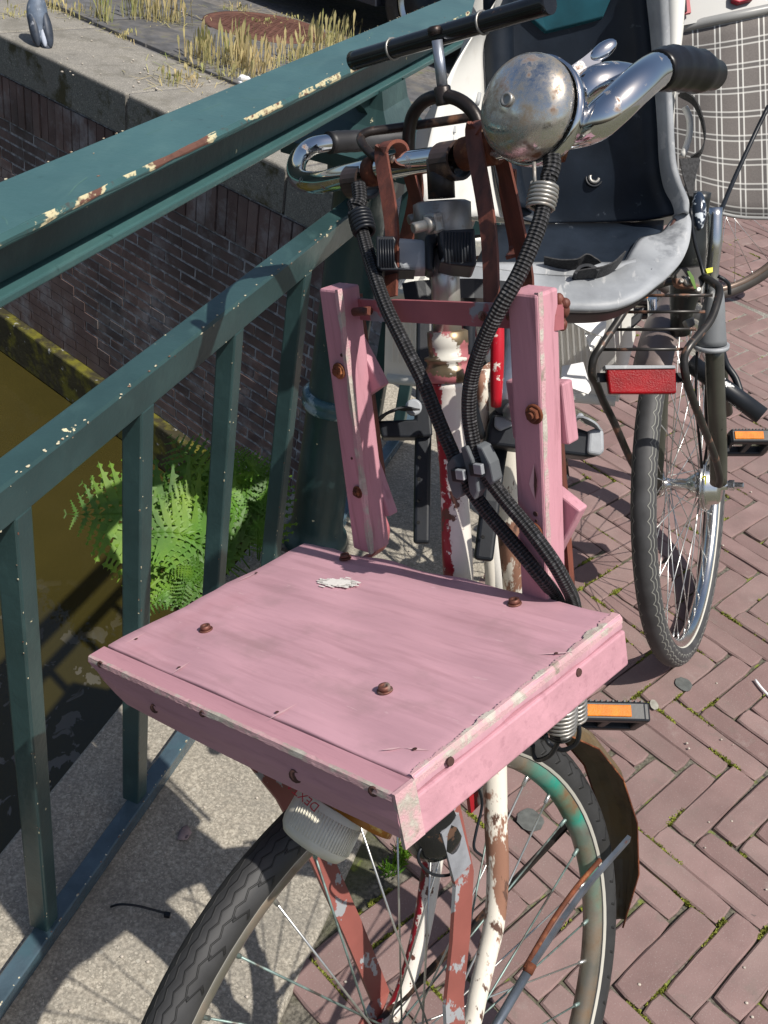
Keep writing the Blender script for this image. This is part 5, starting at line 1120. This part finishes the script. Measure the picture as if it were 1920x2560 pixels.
for P, d in (([(1115, 1160), (1132, 1140), (1150, 1170), (1165, 1195), (1150, 1200), (1152, 1240), (1142, 1250), (1130, 1240), (1118, 1200)], .131), ([(1150, 1120), (1165, 1115), (1180, 1150), (1190, 1190), (1195, 1230), (1185, 1252), (1172, 1230), (1165, 1180)], .129), ([(1188, 1112), (1205, 1120), (1225, 1160), (1235, 1205), (1225, 1215), (1208, 1190), (1200, 1150)], .132)):
    m = MB(); m.prism([bp(x, y, d) for x, y in P], LF.y*.012); m.build('guide_plate', M['slate'], cord, bevel=.0015)
for x, y, d in ((1152, 1186, .124), (1197, 1172, .126)):
    m = MB(); m.box(bp(x, y, d), LF.x*.0042, LF.z*.0042, LF.y*.002); o = m.build('guide_clip', M['greypl'], cord, bevel=.0006)
    m = MB(); m.box(bp(x, y, d+.006), LF.x*.0064, LF.z*.0054, LF.y*.005); m.build('guide_clip', M['blackpl'], cord, bevel=.001)

# ------------------------------------------------------------------ white crate behind
crate = thing('plastic_crate', 'white ribbed plastic crate with waste paper in it, behind the child seat', 'crate', at(1250, 980, 1.95))
ct = [at(965, 660, 1.80), at(1545, 720, 1.72)]
fL, fR = at(968, 945, 1.90), at(1538, 1003, 1.84); tL, tR = at(975, 735, 1.78), at(1520, 775, 1.72)
bkd = V((.06, .30, .0)); 
m = MB(); m.grid([[tL+(tR-tL)*t for t in (0, .5, 1)], [fL+(fR-fL)*t for t in (0, .5, 1)]], bkd*.02, smooth=False); m.build('front_wall', M['whitepl'], crate)
m = MB(); m.grid([[fL, fR], [fL+bkd, fR+bkd]], V((0, 0, .006)), smooth=False); m.build('floor', M['whitepl'], crate)
m = MB(); m.grid([[tR, tR+bkd], [fR, fR+bkd]], V((.006, 0, 0)), smooth=False); m.build('side_wall', M['whitepl'], crate)
m = MB(); m.grid([[tL, tL+bkd], [fL, fL+bkd]], V((-.006, 0, 0)), smooth=False); m.build('side_wall', M['whitepl'], crate)
m = MB(); m.grid([[tL+bkd, tR+bkd], [fL+bkd, fR+bkd]], bkd*.02, smooth=False); m.build('back_wall', M['whitepl'], crate)
m = MB(); m.tube([tL, tR, tR+bkd, tL+bkd], .010, 10, closed=True); m.build('rim', M['whitepl'], crate)
m = MB(); m.tube([fL, fR], .010, 10); m.build('bottom_edge', M['whitepl'], crate)
for k in range(36):
    t = .02+k/36*.95; a = tL+(tR-tL)*t; b = fL+(fR-fL)*t; n_ = (tR-tL).cross(fL-tL).normalized(); n_ = n_ if n_.dot(CZ) < 0 else -n_
    m = MB(); m.box((a*.55+b*.45)+n_*.0015, (tR-tL).normalized()*.0014, n_*.0022, (b-a)*.34); m.build('rib', M['whitepl'], crate)
paper = thing('waste_paper', 'crumpled white paper and lid lying at the top of the crate', 'paper', at(1455, 800, 1.66))
m = MB(); random.seed(5)
for P, d in (([(1425, 790), (1450, 772), (1490, 766), (1514, 785), (1516, 812), (1508, 842), (1470, 828), (1420, 800)], 1.66), ([(1405, 915), (1458, 905), (1478, 975), (1470, 985), (1402, 960)], 1.72), ([(1462, 832), (1502, 842), (1486, 876), (1476, 877)], 1.665)):
    m = MB(); m.prism([at(x, y, d+random.uniform(-.008, .008)) for x, y in P], CZ*.002+CY*.001); m.build('sheet', M['paper'] if d != 1.665 else M['whitepl'], paper)

# ------------------------------------------------------------------ GREY CITY BICYCLE on the right
d_ = V((.329, .944, 0)).normalized(); sg_ = V((-d_.y, d_.x, 0)); up2 = V((0, 0, 1))*math.cos(.373)+sg_*math.sin(.373); rt = d_.cross(up2)
WF = Frame((.553, 1.700, .3215), rt, d_, up2)
gb = thing('parked_bicycle', 'grey city bicycle seen from behind with black rack and wide red reflector', 'bicycle', (.672, 1.659, 0))
hub2 = [(-.06, .006), (-.052, .007), (-.05, .016), (-.044, .022), (-.040, .024), (-.038, .012), (-.02, .010), (.004, .0115), (.012, .0185), (.022, .024), (.026, .025), (.028, .022), (.034, .022), (.036, .044), (.040, .046), (.044, .044), (.046, .038), (.062, .036), (.066, .03), (.068, .01), (.085, .008)]
wheel(gb, WF, .345, .042, M['tyre'], M['alu'], [M['spoke']], hub2, n=36, rim_w=.026, hubw=.06, spr=.00105)
q = WF
m = MB(); m.lathe(q.w(.040, 0, 0), q.x, [(-.005, .0475), (-.0035, .0485), (-.002, .0475)], 40); m.lathe(q.w(.046, 0, 0), q.x, [(-.004, .0475), (-.0025, .0485), (-.001, .0475)], 40); m.build('brake_disc', M['alu'], gb, q)
m = MB(); m.prism([q.p(x, y, 1, -.035) for x, y in ((1755, 1192), (1765, 1190), (1764, 1228), (1753, 1232))], q.y*.002); m.build('sticker', M['yellow'], gb)
m = MB(); m.lathe(q.w(.080, 0, 0), q.x, [(0, .010), (.010, .010), (.011, .0062), (.026, .0058), (.027, .004)], 6, smooth=False); m.build('axle_nut', M['alu'], gb)
# rack
for pts, nm in (([(1684, 700, 1.64), (1645, 712, 1.62), (1605, 728, 1.60), (1578, 752, 1.59), (1540, 810, 1.575), (1504, 864, 1.56), (1484, 897, 1.56), (1480, 935, 1.57), (1492, 962, 1.59), (1510, 1006, 1.63), (1537, 1060, 1.68), (1588, 1171, 1.79), (1640, 1235, 1.86)], 'a'),
                ([(1757, 690, 1.60), (1780, 705, 1.59), (1798, 722, 1.58), (1793, 755, 1.565), (1776, 801, 1.55), (1745, 840, 1.535), (1721, 869, 1.525), (1710, 897, 1.525), (1713, 935, 1.53), (1722, 970, 1.55), (1746, 1035, 1.60), (1769, 1094, 1.66), (1788, 1145, 1.71), (1800, 1195, 1.76), (1797, 1213, 1.78)], 'b')):
    m = MB(); m.tube([at(*p) for p in pts], .0062, 14, 5); rk = m.build('rack_tube', M['rack'], gb)
for y, xa, xb, dep in ((739, 1595, 1782, 1.585), (780, 1560, 1763, 1.57), (824, 1532, 1740, 1.56), (874, 1498, 1718, 1.545)):
    m = MB(); m.tube([at(xa, y, dep+.02), at(xb, y-1, dep-.01)], .0026, 8); m.build('rack_wire', M['rack'], gb)
m = MB(); m.prism([at(x, y, 1.53) for x, y in ((1516, 919), (1690, 919), (1692, 984), (1524, 984))], CZ*.014); rf = m.build('reflector', M['redrefl'], gb, bevel=.003, seg=3)
m = MB(); m.prism([at(x, y, 1.527) for x, y in ((1512, 913), (1688, 913), (1690, 921), (1514, 923))], CZ*.020); m.build('housing', M['greypl'], rf, bevel=.001)
m = MB(); m.prism([at(x, y, 1.545) for x, y in ((1494, 932), (1720, 932), (1720, 955), (1494, 955))], CZ*.006); m.build('bracket', M['blackpl'], rf)
# rack mount plate, seat tube and suspension post, chrome tube
m = MB(); m.prism([at(x, y, 1.60) for x, y in ((1686, 686), (1700, 668), (1755, 662), (1770, 690), (1758, 715), (1740, 726), (1700, 716), (1690, 710))], CZ*.02); pl = m.build('mount_plate', M['rack'], gb, bevel=.003)
for x, y, r in ((1720, 702, .0075), (1746, 724, .005), (1704, 702, .004)): m = MB(); m.lathe(at(x, y, 1.598), -CZ, [(-.002, r), (.0015, r*.9), (.002, r*.5)], 16); m.build('bolt', M['greysteel'], pl)
m = MB(); m.tube([at(1750, 480, 1.60), at(1738, 560, 1.62), at(1722, 640, 1.645), at(1712, 720, 1.68), at(1700, 830, 1.73)], lambda t: .017+.010*max(0, math.sin((t-.25)*4.5)) if .25 < t < .95 else .017, 24, 5); m.build('seat_tube', M['blackbike'], gb)
m = MB(); m.ball(at(1747, 528, 1.575), CX*.011, CY*.030, CZ*.012, 20, 12); bd_ = m.build('badge', pbr('oval_badge', c3(.02, .03, .05), .2, var=None, layers=[dict(c=c3(.6, .65, .7), s=60, t=.56, soft=.02, d=2)]), gb)
m = MB(); m.tube([at(1786, 520, 1.66), at(1784, 600, 1.67), at(1778, 660, 1.69), at(1772, 760, 1.72)], .013, 18, 4); m.build('chrome_tube', M['alu'], gb)
m = MB(); m.tube([at(1630, 745, 1.78), at(1632, 800, 1.80), at(1628, 885, 1.83)], .008, 14); m.build('stand_tube', M['alu'], gb)
# mudguard piece above the tyre
rows = []
for i in range(14):
    a = R(58)+R(50)*i/13; rows.append([q.w(x*.032, -math.cos(a)*(.366-(x*x)*.016), math.sin(a)*(.366-(x*x)*.016)) for x in (-1, -.75, -.4, 0, .4, .75, 1)])
m = MB(); m.grid(rows, lambda p: (p-q.o).normalized()*.0015); m.build('mudguard', pbr('dusty_mudguard', c3(.19, .15, .14), .5, .2, var=(12, .2)), gb, q)
# right seat stay with grey bag like gaiter, coat guard ring
m = MB(); m.tube([at(1786, 865, 1.66), at(1788, 940, 1.69), at(1793, 1050, 1.74), at(1796, 1140, 1.80), at(1796, 1205, 1.84)], .0150, 20, 3); m.build('seat_stay', M['greybike'], gb)
m = MB(); m.tube([at(1662, 880, 1.78), at(1655, 1000, 1.82), at(1648, 1110, 1.86), at(1640, 1220, 1.90)], .011, 16, 3); m.build('seat_stay', M['greybike'], gb)
gm = pbr('grey_gaiter', c3(.16, .17, .18), .55, var=(10, .2), layers=[dict(c=c3(.5, .5, .5), s=30, t=.68, soft=.02)], bump=[(60, .3, .001)])
m = MB(); m.tube([at(1790, 718, 1.615), at(1785, 760, 1.62), at(1780, 810, 1.63), at(1778, 862, 1.64)], lambda t: .010+.014*t**.7, 26, 4); ga = m.build('gaiter', gm, gb)
m = MB(); m.tube([at(1779, 860, 1.64), at(1778, 870, 1.643)], .0275, 26); m.build('gaiter_ring', M['greypl'], ga)
tx_ = [(1812, 770), (1813, 782), (1814, 796)]
# padded handle tube with worn white print, thin arm
m = MB(); m.tube([at(1722, 905, 1.80), at(1790, 955, 1.79), at(1905, 1040, 1.77)], .0155, 22); pt = m.build('padded_tube', M['blackpl'], gb)
wm = pbr('worn_white_print', c3(.75, .75, .75), .6, var=None)
for k in range(24):
    x = 1803+k*3.0; y = 950+k*2.0+random.uniform(-3, 3); m = MB(); m.box(at(x, y, 1.771), (CX*.7+CY*.7)*random.uniform(.0008, .002), (CY-CX*.6)*random.uniform(.002, .005)*(1-k/30), CZ*.0006); m.build('print_fleck', wm, pt)
m = MB(); m.tube([at(1800, 860, 1.78), at(1815, 910, 1.79), at(1838, 945, 1.79), at(1852, 985, 1.785)], .0062, 12, 4); m.build('stand_arm', M['blackpl'], gb)
pedal(at(1864, 1108, 1.95), CX, CZ*.9+CY*.3, -CY+CZ*.3, gb, w_=.038)
m = MB(); m.prism([at(x, y, 1.93) for x, y in ((1808, 1090), (1818, 1086), (1824, 1128), (1807, 1132))], CZ*.02); m.build('crank_end', M['blackpl'], gb)
# left pedal with orange reflector seen through the rack
pedal(at(1578, 762, 2.05), CX, CZ*.9+CY*.3, -CY+CZ*.3, gb, w_=.045)
m = MB(); m.prism([at(x, y, 2.0) for x, y in ((1555, 815), (1600, 775), (1612, 765), (1604, 800), (1585, 818), (1560, 822))], CZ*.03); m.build('crank_cover', M['blackpl'], gb, bevel=.005)
# brake block, cables
m = MB(); m.prism([at(x, y, 1.66) for x, y in ((1712, 800), (1735, 790), (1740, 812), (1722, 822))], CZ*.02); m.build('brake_block', M['greysteel'], gb, bevel=.003)
for P, r_ in (([(1726, 520, 1.56), (1735, 600, 1.57), (1752, 660, 1.58), (1760, 690, 1.58)], .0030), ([(1770, 690, 1.62), (1764, 760, 1.64), (1768, 860, 1.68), (1765, 1000, 1.74), (1768, 1100, 1.80), (1760, 1160, 1.83)], .0022), ([(1742, 880, 1.66), (1740, 1000, 1.72), (1748, 1100, 1.78), (1755, 1170, 1.82)], .0022), ([(1795, 690, 1.6), (1812, 700, 1.6), (1822, 712, 1.61), (1824, 735, 1.62)], .003)):
    m = MB(); m.tube([at(*p) for p in P], r_, 8, 4); m.build('brake_cable', M['blackpl'], gb)
m = MB(); m.prism([at(x, y, 1.60) for x, y in ((1764, 672), (1782, 668), (1782, 680), (1768, 683))], CZ*.01); m.build('yellow_tag', M['yellow'], gb)
m = MB(); m.prism([at(x, y, 1.59) for x, y in ((1718, 678), (1724, 677), (1734, 692), (1742, 722), (1736, 722), (1726, 698))], CZ*.001); m.build('leaf', M['leaf'], gb)
# chain case / frame towards the front, out of the picture on the right
m = MB(); m.tube([q.w(0, .45, -.05), q.w(0, .28, .42)], .016, 16); m.build('frame_tube', M['greybike'], gb)

# ------------------------------------------------------------------ THIRD BICYCLE with plaid cover, far right
tb = thing('cargo_bicycle', 'bicycle half hidden behind a grey plaid cover, only its lower wheel showing', 'bicycle', gp(1735, 752))
cw = gp(1735, 752); hx_ = V((.95, .30, 0)).normalized(); nx_ = V((-hx_.y, hx_.x, 0)); TFm = Frame(cw+V((0, 0, .345)), -nx_, hx_, V((0, 0, 1)))
wheel(tb, TFm, .345, .036, M['tyre3'], pbr('brown_rim', c3(.20, .15, .12), .35, .5, var=(10, .3)), [M['spoke']], hubp, n=28)
m = MB(); m.tube([at(1921, 265, 2.55), at(1880, 350, 2.55), at(1830, 460, 2.5), at(1790, 560, 2.4), at(1764, 640, 2.2), at(1758, 690, 2.0)], .0055, 10, 4); m.build('brake_cable', M['blackpl'], tb)
for sx in (-.05, .05): m = MB(); m.tube([TFm.w(sx, 0, 0), TFm.w(sx*.6, .05, .5)], .010, 12); m.build('fork_blade', M['blackbike'], tb)
cover = thing('plaid_cover', 'grey plaid cloth cover with white lines hanging over a cargo box', 'cover', at(1820, 300, 2.8))
rows = []
for i in range(13):
    v = i/12; r_ = []
    for j in range(13):
        u = j/12; xt = 1660+330*u; yt = 78-66*u*1.05; xb = 1668+330*u*1.02; yb = 478+62*math.sin(min(1, u*1.6)*1.57)+8*u
        x = xt+(xb-xt)*v; y = yt+(yb-yt)*v; r_.append(at(x, y, 2.62+.12*v+.05*(1-u)**2+.006*math.sin(u*9+v*3)))
    rows.append(r_)
m = MB(); m.grid(rows, CZ*.004); pc2 = m.build('cloth', M['plaid'], cover)
m = MB(); m.tube(rows[-1], .005, 8); m.build('hem', M['greyshell'], pc2)
m = MB(); m.tube([p-CZ*.002 for p in rows[0]], .012, 12); m.build('edge_pipe', M['greyshell'], pc2)
m = MB(); m.prism([at(x, y, 2.64) for x, y in ((1665, 72), (2000, 4), (2000, -120), (1665, -120))], CZ*.35); lid = m.build('lid', M['greyshell'], cover)
m = MB(); m.prism([at(x, y, 2.62) for x, y in ((1708, 35), (1728, 31), (1722, -20), (1708, -20))], CZ*.01); m.build('red_trim', M['redtrim'], lid)
m = MB(); m.prism([at(x, y, 2.615) for x, y in ((1700, 30), (1718, 28), (1715, -20), (1700, -20))], CZ*.01); m.build('dark_window', M['glassdark'], lid)
m = MB(); m.prism([at(x, y, 2.62) for x, y in ((1832, 0), (1848, 6), (1885, -4), (1890, -20), (1832, -20))], CZ*.02); m.build('red_trim', M['redtrim'], lid, bevel=.003)

# ------------------------------------------------------------------ pigeon on the coping
pg = thing('pigeon', 'blue grey pigeon seen from behind standing on the coping edge', 'pigeon', gp(112, 112))
pb = gp(112, 112); vw = V((pb.x, pb.y, 0)).normalized(); vr = V((vw.y, -vw.x, 0)); pu = V((0, 0, 1))
def pp(a, b, c): return pb + vr*a*1.12 + vw*b + pu*(c-.042 if c > .03 else c*.4)
m = MB(); m.tube([pp(.0, -.045, .045), pp(-.005, -.03, .065), pp(-.018, .0, .105), pp(-.024, .022, .145), pp(-.026, .04, .185), pp(-.024, .05, .215), pp(-.022, .056, .238), pp(-.021, .060, .262), pp(-.021, .060, .278)], lambda t: max(.003, .062*math.sin(min(1, t*1.02)*math.pi)**.75*(1-.42*t)+(.010 if t > .8 else 0)), 26, 5); body = m.build('body', M['feather'], pg)
ua = (pp(-.022, .045, .215)-pp(.002, -.045, .045)).normalized()
for s_ in (-1, 1):
    m = MB(); m.ball(pp(-.014+s_*.026, -.012, .118), vr*.026+vw*.004*s_, vw*.030-pu*.012, ua*.088, 18, 14); m.build('wing', M['featherd'], body)
m = MB(); m.ball(pp(-.004, -.040, .092), vr*.015, vw*.016, ua*.052, 14, 10); m.build('rump', M['featherl'], pg)
m = MB(); m.ball(pp(.004, -.050, .058), vr*.022, vw*.008, ua*.030, 14, 8); m.build('tail', M['featherd'], pg)
for s_ in (-1, 1):
    m = MB(); m.tube([pp(-.015+s_*.016, .005, .06), pp(-.016+s_*.018, .008, .006)], .003, 8)
    for a in (-.5, 0, .5): m.tube([pp(-.016+s_*.018, .008, .004), pp(-.016+s_*.018+a*.03, .034, .003)], .0018, 6)
    m.build('leg', M['redtrim'], pg)
m = MB(); m.tube([pp(-.021, .078, .258), pp(-.021, .098, .252)], (.004, .001), 8); m.build('beak', M['featherd'], pg)

# ------------------------------------------------------------------ fern on the slab edge
fern = thing('fern', 'bright green fern growing over the water from the slab edge', 'fern', gp(590, 1450, -.05))
random.seed(11)
fb = [(600, 1430, 2.02), (640, 1390, 2.08), (560, 1480, 1.97), (585, 1400, 2.04), (480, 1500, 1.96), (620, 1330, 2.08)]
tips = [((165, 1285), 0, 1.86, .30), ((205, 1208), 0, 1.95, .24), ((425, 1092), 3, 1.98, .26), ((462, 1132), 3, 2.0, .22), ((592, 1118), 1, 1.98, .20), ((676, 1140), 1, 2.0, .22), ((630, 1165), 5, 1.96, .2), ((282, 1443), 2, 1.92, .22), ((352, 1540), 4, 1.90, .22), ((405, 1240), 0, 1.92, .24), ((300, 1345), 0, 1.88, .26), ((530, 1200), 5, 1.9, .2), ((415, 1420), 2, 1.88, .22), ((660, 1230), 1, 1.98, .18), ((340, 1250), 3, 1.95, .24), ((500, 1130), 3, 2.0, .2), ((640, 1310), 1, 1.98, .16), ((450, 1520), 4, 1.9, .18)]
for (tx, ty), bi, td, wd in tips:
    b = at(*fb[bi]) + V((random.uniform(-.02, .02), random.uniform(-.02, .02), 0)); t_ = at(tx, ty, td); mid = (b+t_)/2+V((0, 0, random.uniform(.02, .06)))
    P = catmull([b, mid, t_], 14); L_ = sum((P[i+1]-P[i]).length for i in range(len(P)-1)); vn = (CO-mid).normalized(); nrm = (vn+V((random.uniform(-.35, .35), random.uniform(-.35, .35), random.uniform(.1, .7)))).normalized()
    m = MB(); m.tube(P, (.0016, .0005), 5)
    n_ = 17
    for k in range(2, n_+1):
        f = k/n_; i = min(len(P)-2, int(f*(len(P)-1))); fr = f*(len(P)-1)-i; p = P[i]*(1-fr)+P[i+1]*fr; d = (P[i+1]-P[i]).normalized(); sdv = d.cross(nrm).normalized()
        ln = L_*wd*1.45*(math.sin(min(1, (1-f)*1.25+.03)*math.pi/2)**.9)*(.75+.25*min(1, f*4))*random.uniform(.88, 1.08)
        for s_ in (-1, 1):
            dr = (sdv*s_+d*.42+nrm*random.uniform(-.22, .12)).normalized(); wv = dr.cross(nrm).normalized(); nl = 6
            m.add([p, p+dr*ln*.3+wv*ln*.085, p+dr*ln, p+dr*ln*.3-wv*ln*.085], [(0, 1, 2), (0, 2, 3)])
            for q_ in range(nl):
                a0 = q_/nl; a1 = (q_+1)/nl; w0 = max(.0022, ln*.20*(1-a0)**.7); c0 = p+dr*ln*a0; c1 = p+dr*ln*(a1+.05); cm = p+dr*ln*(a0+.75/nl)-nrm*.0*ln
                m.add([c0, c0+wv*w0+dr*ln*.09-nrm*ln*.03, cm, c0-wv*w0+dr*ln*.09-nrm*ln*.03], [(0, 1, 2), (0, 2, 3)])
    m.build('frond', M['leaf'], fern)
m = MB()
for k in range(60):
    p = gp(660, 1360, 0)+V((random.gauss(0, .02), random.gauss(0, .03), -.01)); m.add([p, p+V((.002, 0, 0)), p+V((random.gauss(0, .02), random.gauss(0, .02), random.uniform(.03, .08)))], [(0, 1, 2)])
m.build('dry_grass', M['grass'], kind='stuff', label='dry grass blades at the slab joint beside the fern', category='grass')

# ------------------------------------------------------------------ small things on the ground
mh = thing('manhole_cover', 'rusty round manhole cover among the grass on the quay', 'manhole cover', V((-1.19, 6.52, 0)))
mm = pbr('rusty_iron_cover', c3(.13, .06, .045), .8, .2, var=(20, .3), bump=[(90, .8, .004)])
c = V((-1.19, 6.52, -.006)); m = MB(); m.lathe(c, V((0, 0, 1)), [(0, .36), (.012, .36), (.013, .335), (.009, .33), (.009, .31), (.012, .305), (.013, 0.02)], 48); o = m.build('disc', mm, mh)
m = MB()
for k in range(-7, 8):
    for j in range(-7, 8):
        if k*k+j*j < 44: m.box(c+V((k*.04, j*.04, .014)), V((.012, 0, 0)), V((0, .012, 0)), V((0, 0, .002)))
m.build('studs', mm, mh)
cp = thing('crumpled_paper', 'small crumpled white paper ball on the quay coping above the handrail', 'litter', gp(608, 205))
m = MB(); random.seed(4)
c = gp(608, 203, .035)
for k in range(9): m.ball(c+V((random.uniform(-.015, .015), random.uniform(-.015, .015), random.uniform(-.018, .02))), V((random.uniform(.012, .022), 0, 0)), V((0, .016, 0)), V((0, 0, random.uniform(.01, .02))), 7, 5)
for i in range(len(m.sm)): m.sm[i] = False
m.build('ball', M['paper'], cp)
m = MB(); P = [gp(x, y, z) for x, y, z in ((277, 2267, .007), (300, 2261, .016), (340, 2264, .018), (385, 2275, .013), (415, 2283, .007))]
m.tube(P, .0017, 8, 6); m.box(gp(418, 2287, .007), V((.004, 0, 0)), V((0, .003, 0)), V((0, 0, .003))); m.build('cable_tie', M['blackpl'], label='thin black cable tie lying on the granite slab', category='cable tie')
m = MB(); m.tube([gp(1888, 1700, .004), gp(1905, 1722, .004), gp(1935, 1752, .004)], .0028, 10, 3); m.build('paper_stick', M['paper'], label='white paper stick on the bricks at the right edge', category='litter')
dl = pbr('dead_leaf', c3(.3, .22, .21), .8, var=(60, .3))
m = MB(); p = gp(462, 2085, .006); m.grid([[p+V((-.008, -.012, 0)), p+V((.0, -.014, .004)), p+V((.006, -.010, 0))], [p+V((-.009, 0, .003)), p+V((0, 0, .006)), p+V((.010, .002, .003))], [p+V((-.006, .012, 0)), p+V((0, .014, .004)), p+V((.004, .012, 0))]], V((0, 0, .001))); m.build('leaf', dl, label='small pinkish dead leaf on the granite slab', category='leaf')
def blot(x, y, rx, ry, mat, name, label, cat, z=.003):
    random.seed(int(x)); c = gp(x, y, z); n_ = 18; ph = [1+.07*random.uniform(-1, 1) for k in range(n_)]
    P = [c+V((math.cos(2*math.pi*k/n_)*rx*ph[k], math.sin(2*math.pi*k/n_)*ry*ph[k], 0)) for k in range(n_)]
    m = MB(); m.prism(P, (0, 0, .0008)); m.build(name, mat, label=label, category=cat)
gum = pbr('chewing_gum', c3(.09, .095, .09), .7, var=(80, .3))
blot(1709, 1711, .016, .019, gum, 'gum_spot', 'dark round gum spot on the bricks below the grey rear wheel', 'gum')
blot(1635, 1762, .008, .013, pbr('pale_gum', c3(.3, .29, .25), .7, var=(60, .3)), 'gum_spot', 'pale gum spot beside the orange pedal reflector', 'gum')
blot(1325, 2050, .022, .022, gum, 'gum_spot', 'dark gum spot seen inside the front wheel', 'gum')
random.seed(21)
pm = pbr('pebble', c3(.45, .40, .34), .8, var=(30, .3))
m = MB()
for k in range(120):
    x, y = random.choice([(random.uniform(0, 700), random.uniform(1850, 2560)), (random.uniform(800, 1920), random.uniform(1100, 2560)), (random.uniform(150, 620), random.uniform(20, 230))]); p = gp(x, y, .0)
    on = WTE < NR.dot(p) < SLE; z = .0045 if on else .001; r_ = random.uniform(.0012, .003)
    if y < 300: r_ *= 2.5
    if NR.dot(p) < WTE and y > 300: continue
    m.ball(V((p.x, p.y, z+r_*.4)), V((r_, 0, 0)), V((0, r_*.8, 0)), V((0, 0, r_*.6)), 6, 4)
m.build('grit', pm, kind='stuff', label='scattered grit and small stones on the paving', category='grit')

# ------------------------------------------------------------------ parked car beyond the quay
car = thing('parked_car', 'dark parked car on the quay, only its wheel and underside in view', 'car', qw(1.0, 0, -2.1))
def cw_(s_, o_, z_): return qw(s_, z_, -2.0-o_)
wheels = [1.0, -1.55]
prof = [(-2.45, .45), (-2.5, .62), (-2.38, .78), (-1.4, .92), (-.75, 1.36), (.35, 1.42), (1.05, 1.02), (1.75, .92), (1.85, .70), (1.82, .42)]
low = []
for s0_ in sorted(wheels, reverse=True): low += [(s0_+.36*math.cos(a), .33+.36*math.sin(a)) for a in [R(-20)+R(220)*k/10 for k in range(11)]]
low = [(1.78, .24)]+low+[(-2.35, .24)]
m = MB(); m.prism([cw_(a, 0, z) for a, z in prof+low], cw_(0, 1.7, 0)-cw_(0, 0, 0)); bo = m.build('body', M['car'], car)
m = MB(); m.prism([cw_(a, -.005, z) for a, z in ((-1.25, .95), (-.68, 1.30), (.32, 1.35), (.88, 1.02), (.8, .95))], cw_(0, .01, 0)-cw_(0, 0, 0)); m.build('window', M['glassdark'], bo)
m = MB(); m.prism([cw_(a, .05, z) for a, z in ((-2.3, .22), (1.75, .22), (1.75, .28), (-2.3, .28))], cw_(0, 1.6, 0)-cw_(0, 0, 0)); m.build('underbody', M['blackpl'], bo)
for s0_ in wheels:
    for oo, dr in ((.02, -1), (1.5, 1)):
        c = cw_(s0_, oo+.09, .31); wo = thing_part(car, 'wheel', Frame(c, MQ, E_, (0, 0, 1)))
        m = MB(); m.lathe(c, MQ, [(-.09, .20), (-.095, .27), (-.08, .30), (-.04, .31), (.04, .31), (.08, .30), (.095, .27), (.09, .20)], 48, cap=False); m.build('tyre', M['rubber'], wo)
        m = MB(); m.lathe(c, MQ*(1 if oo < 1 else -1), [(-.02, .0), (.05, .04), (.06, .15), (.075, .175), (.083, .185), (.085, .205), (.078, .21), (.0, .21)], 48); m.build('rim', M['alu'], wo)
        m = MB(); m.lathe(c+MQ*(.052 if oo < 1 else -.052), MQ*(1 if oo < 1 else -1), [(-.01, .165), (.024, .160), (.028, .0)], 40); m.build('wheel_cover', M['blackpl'], wo)
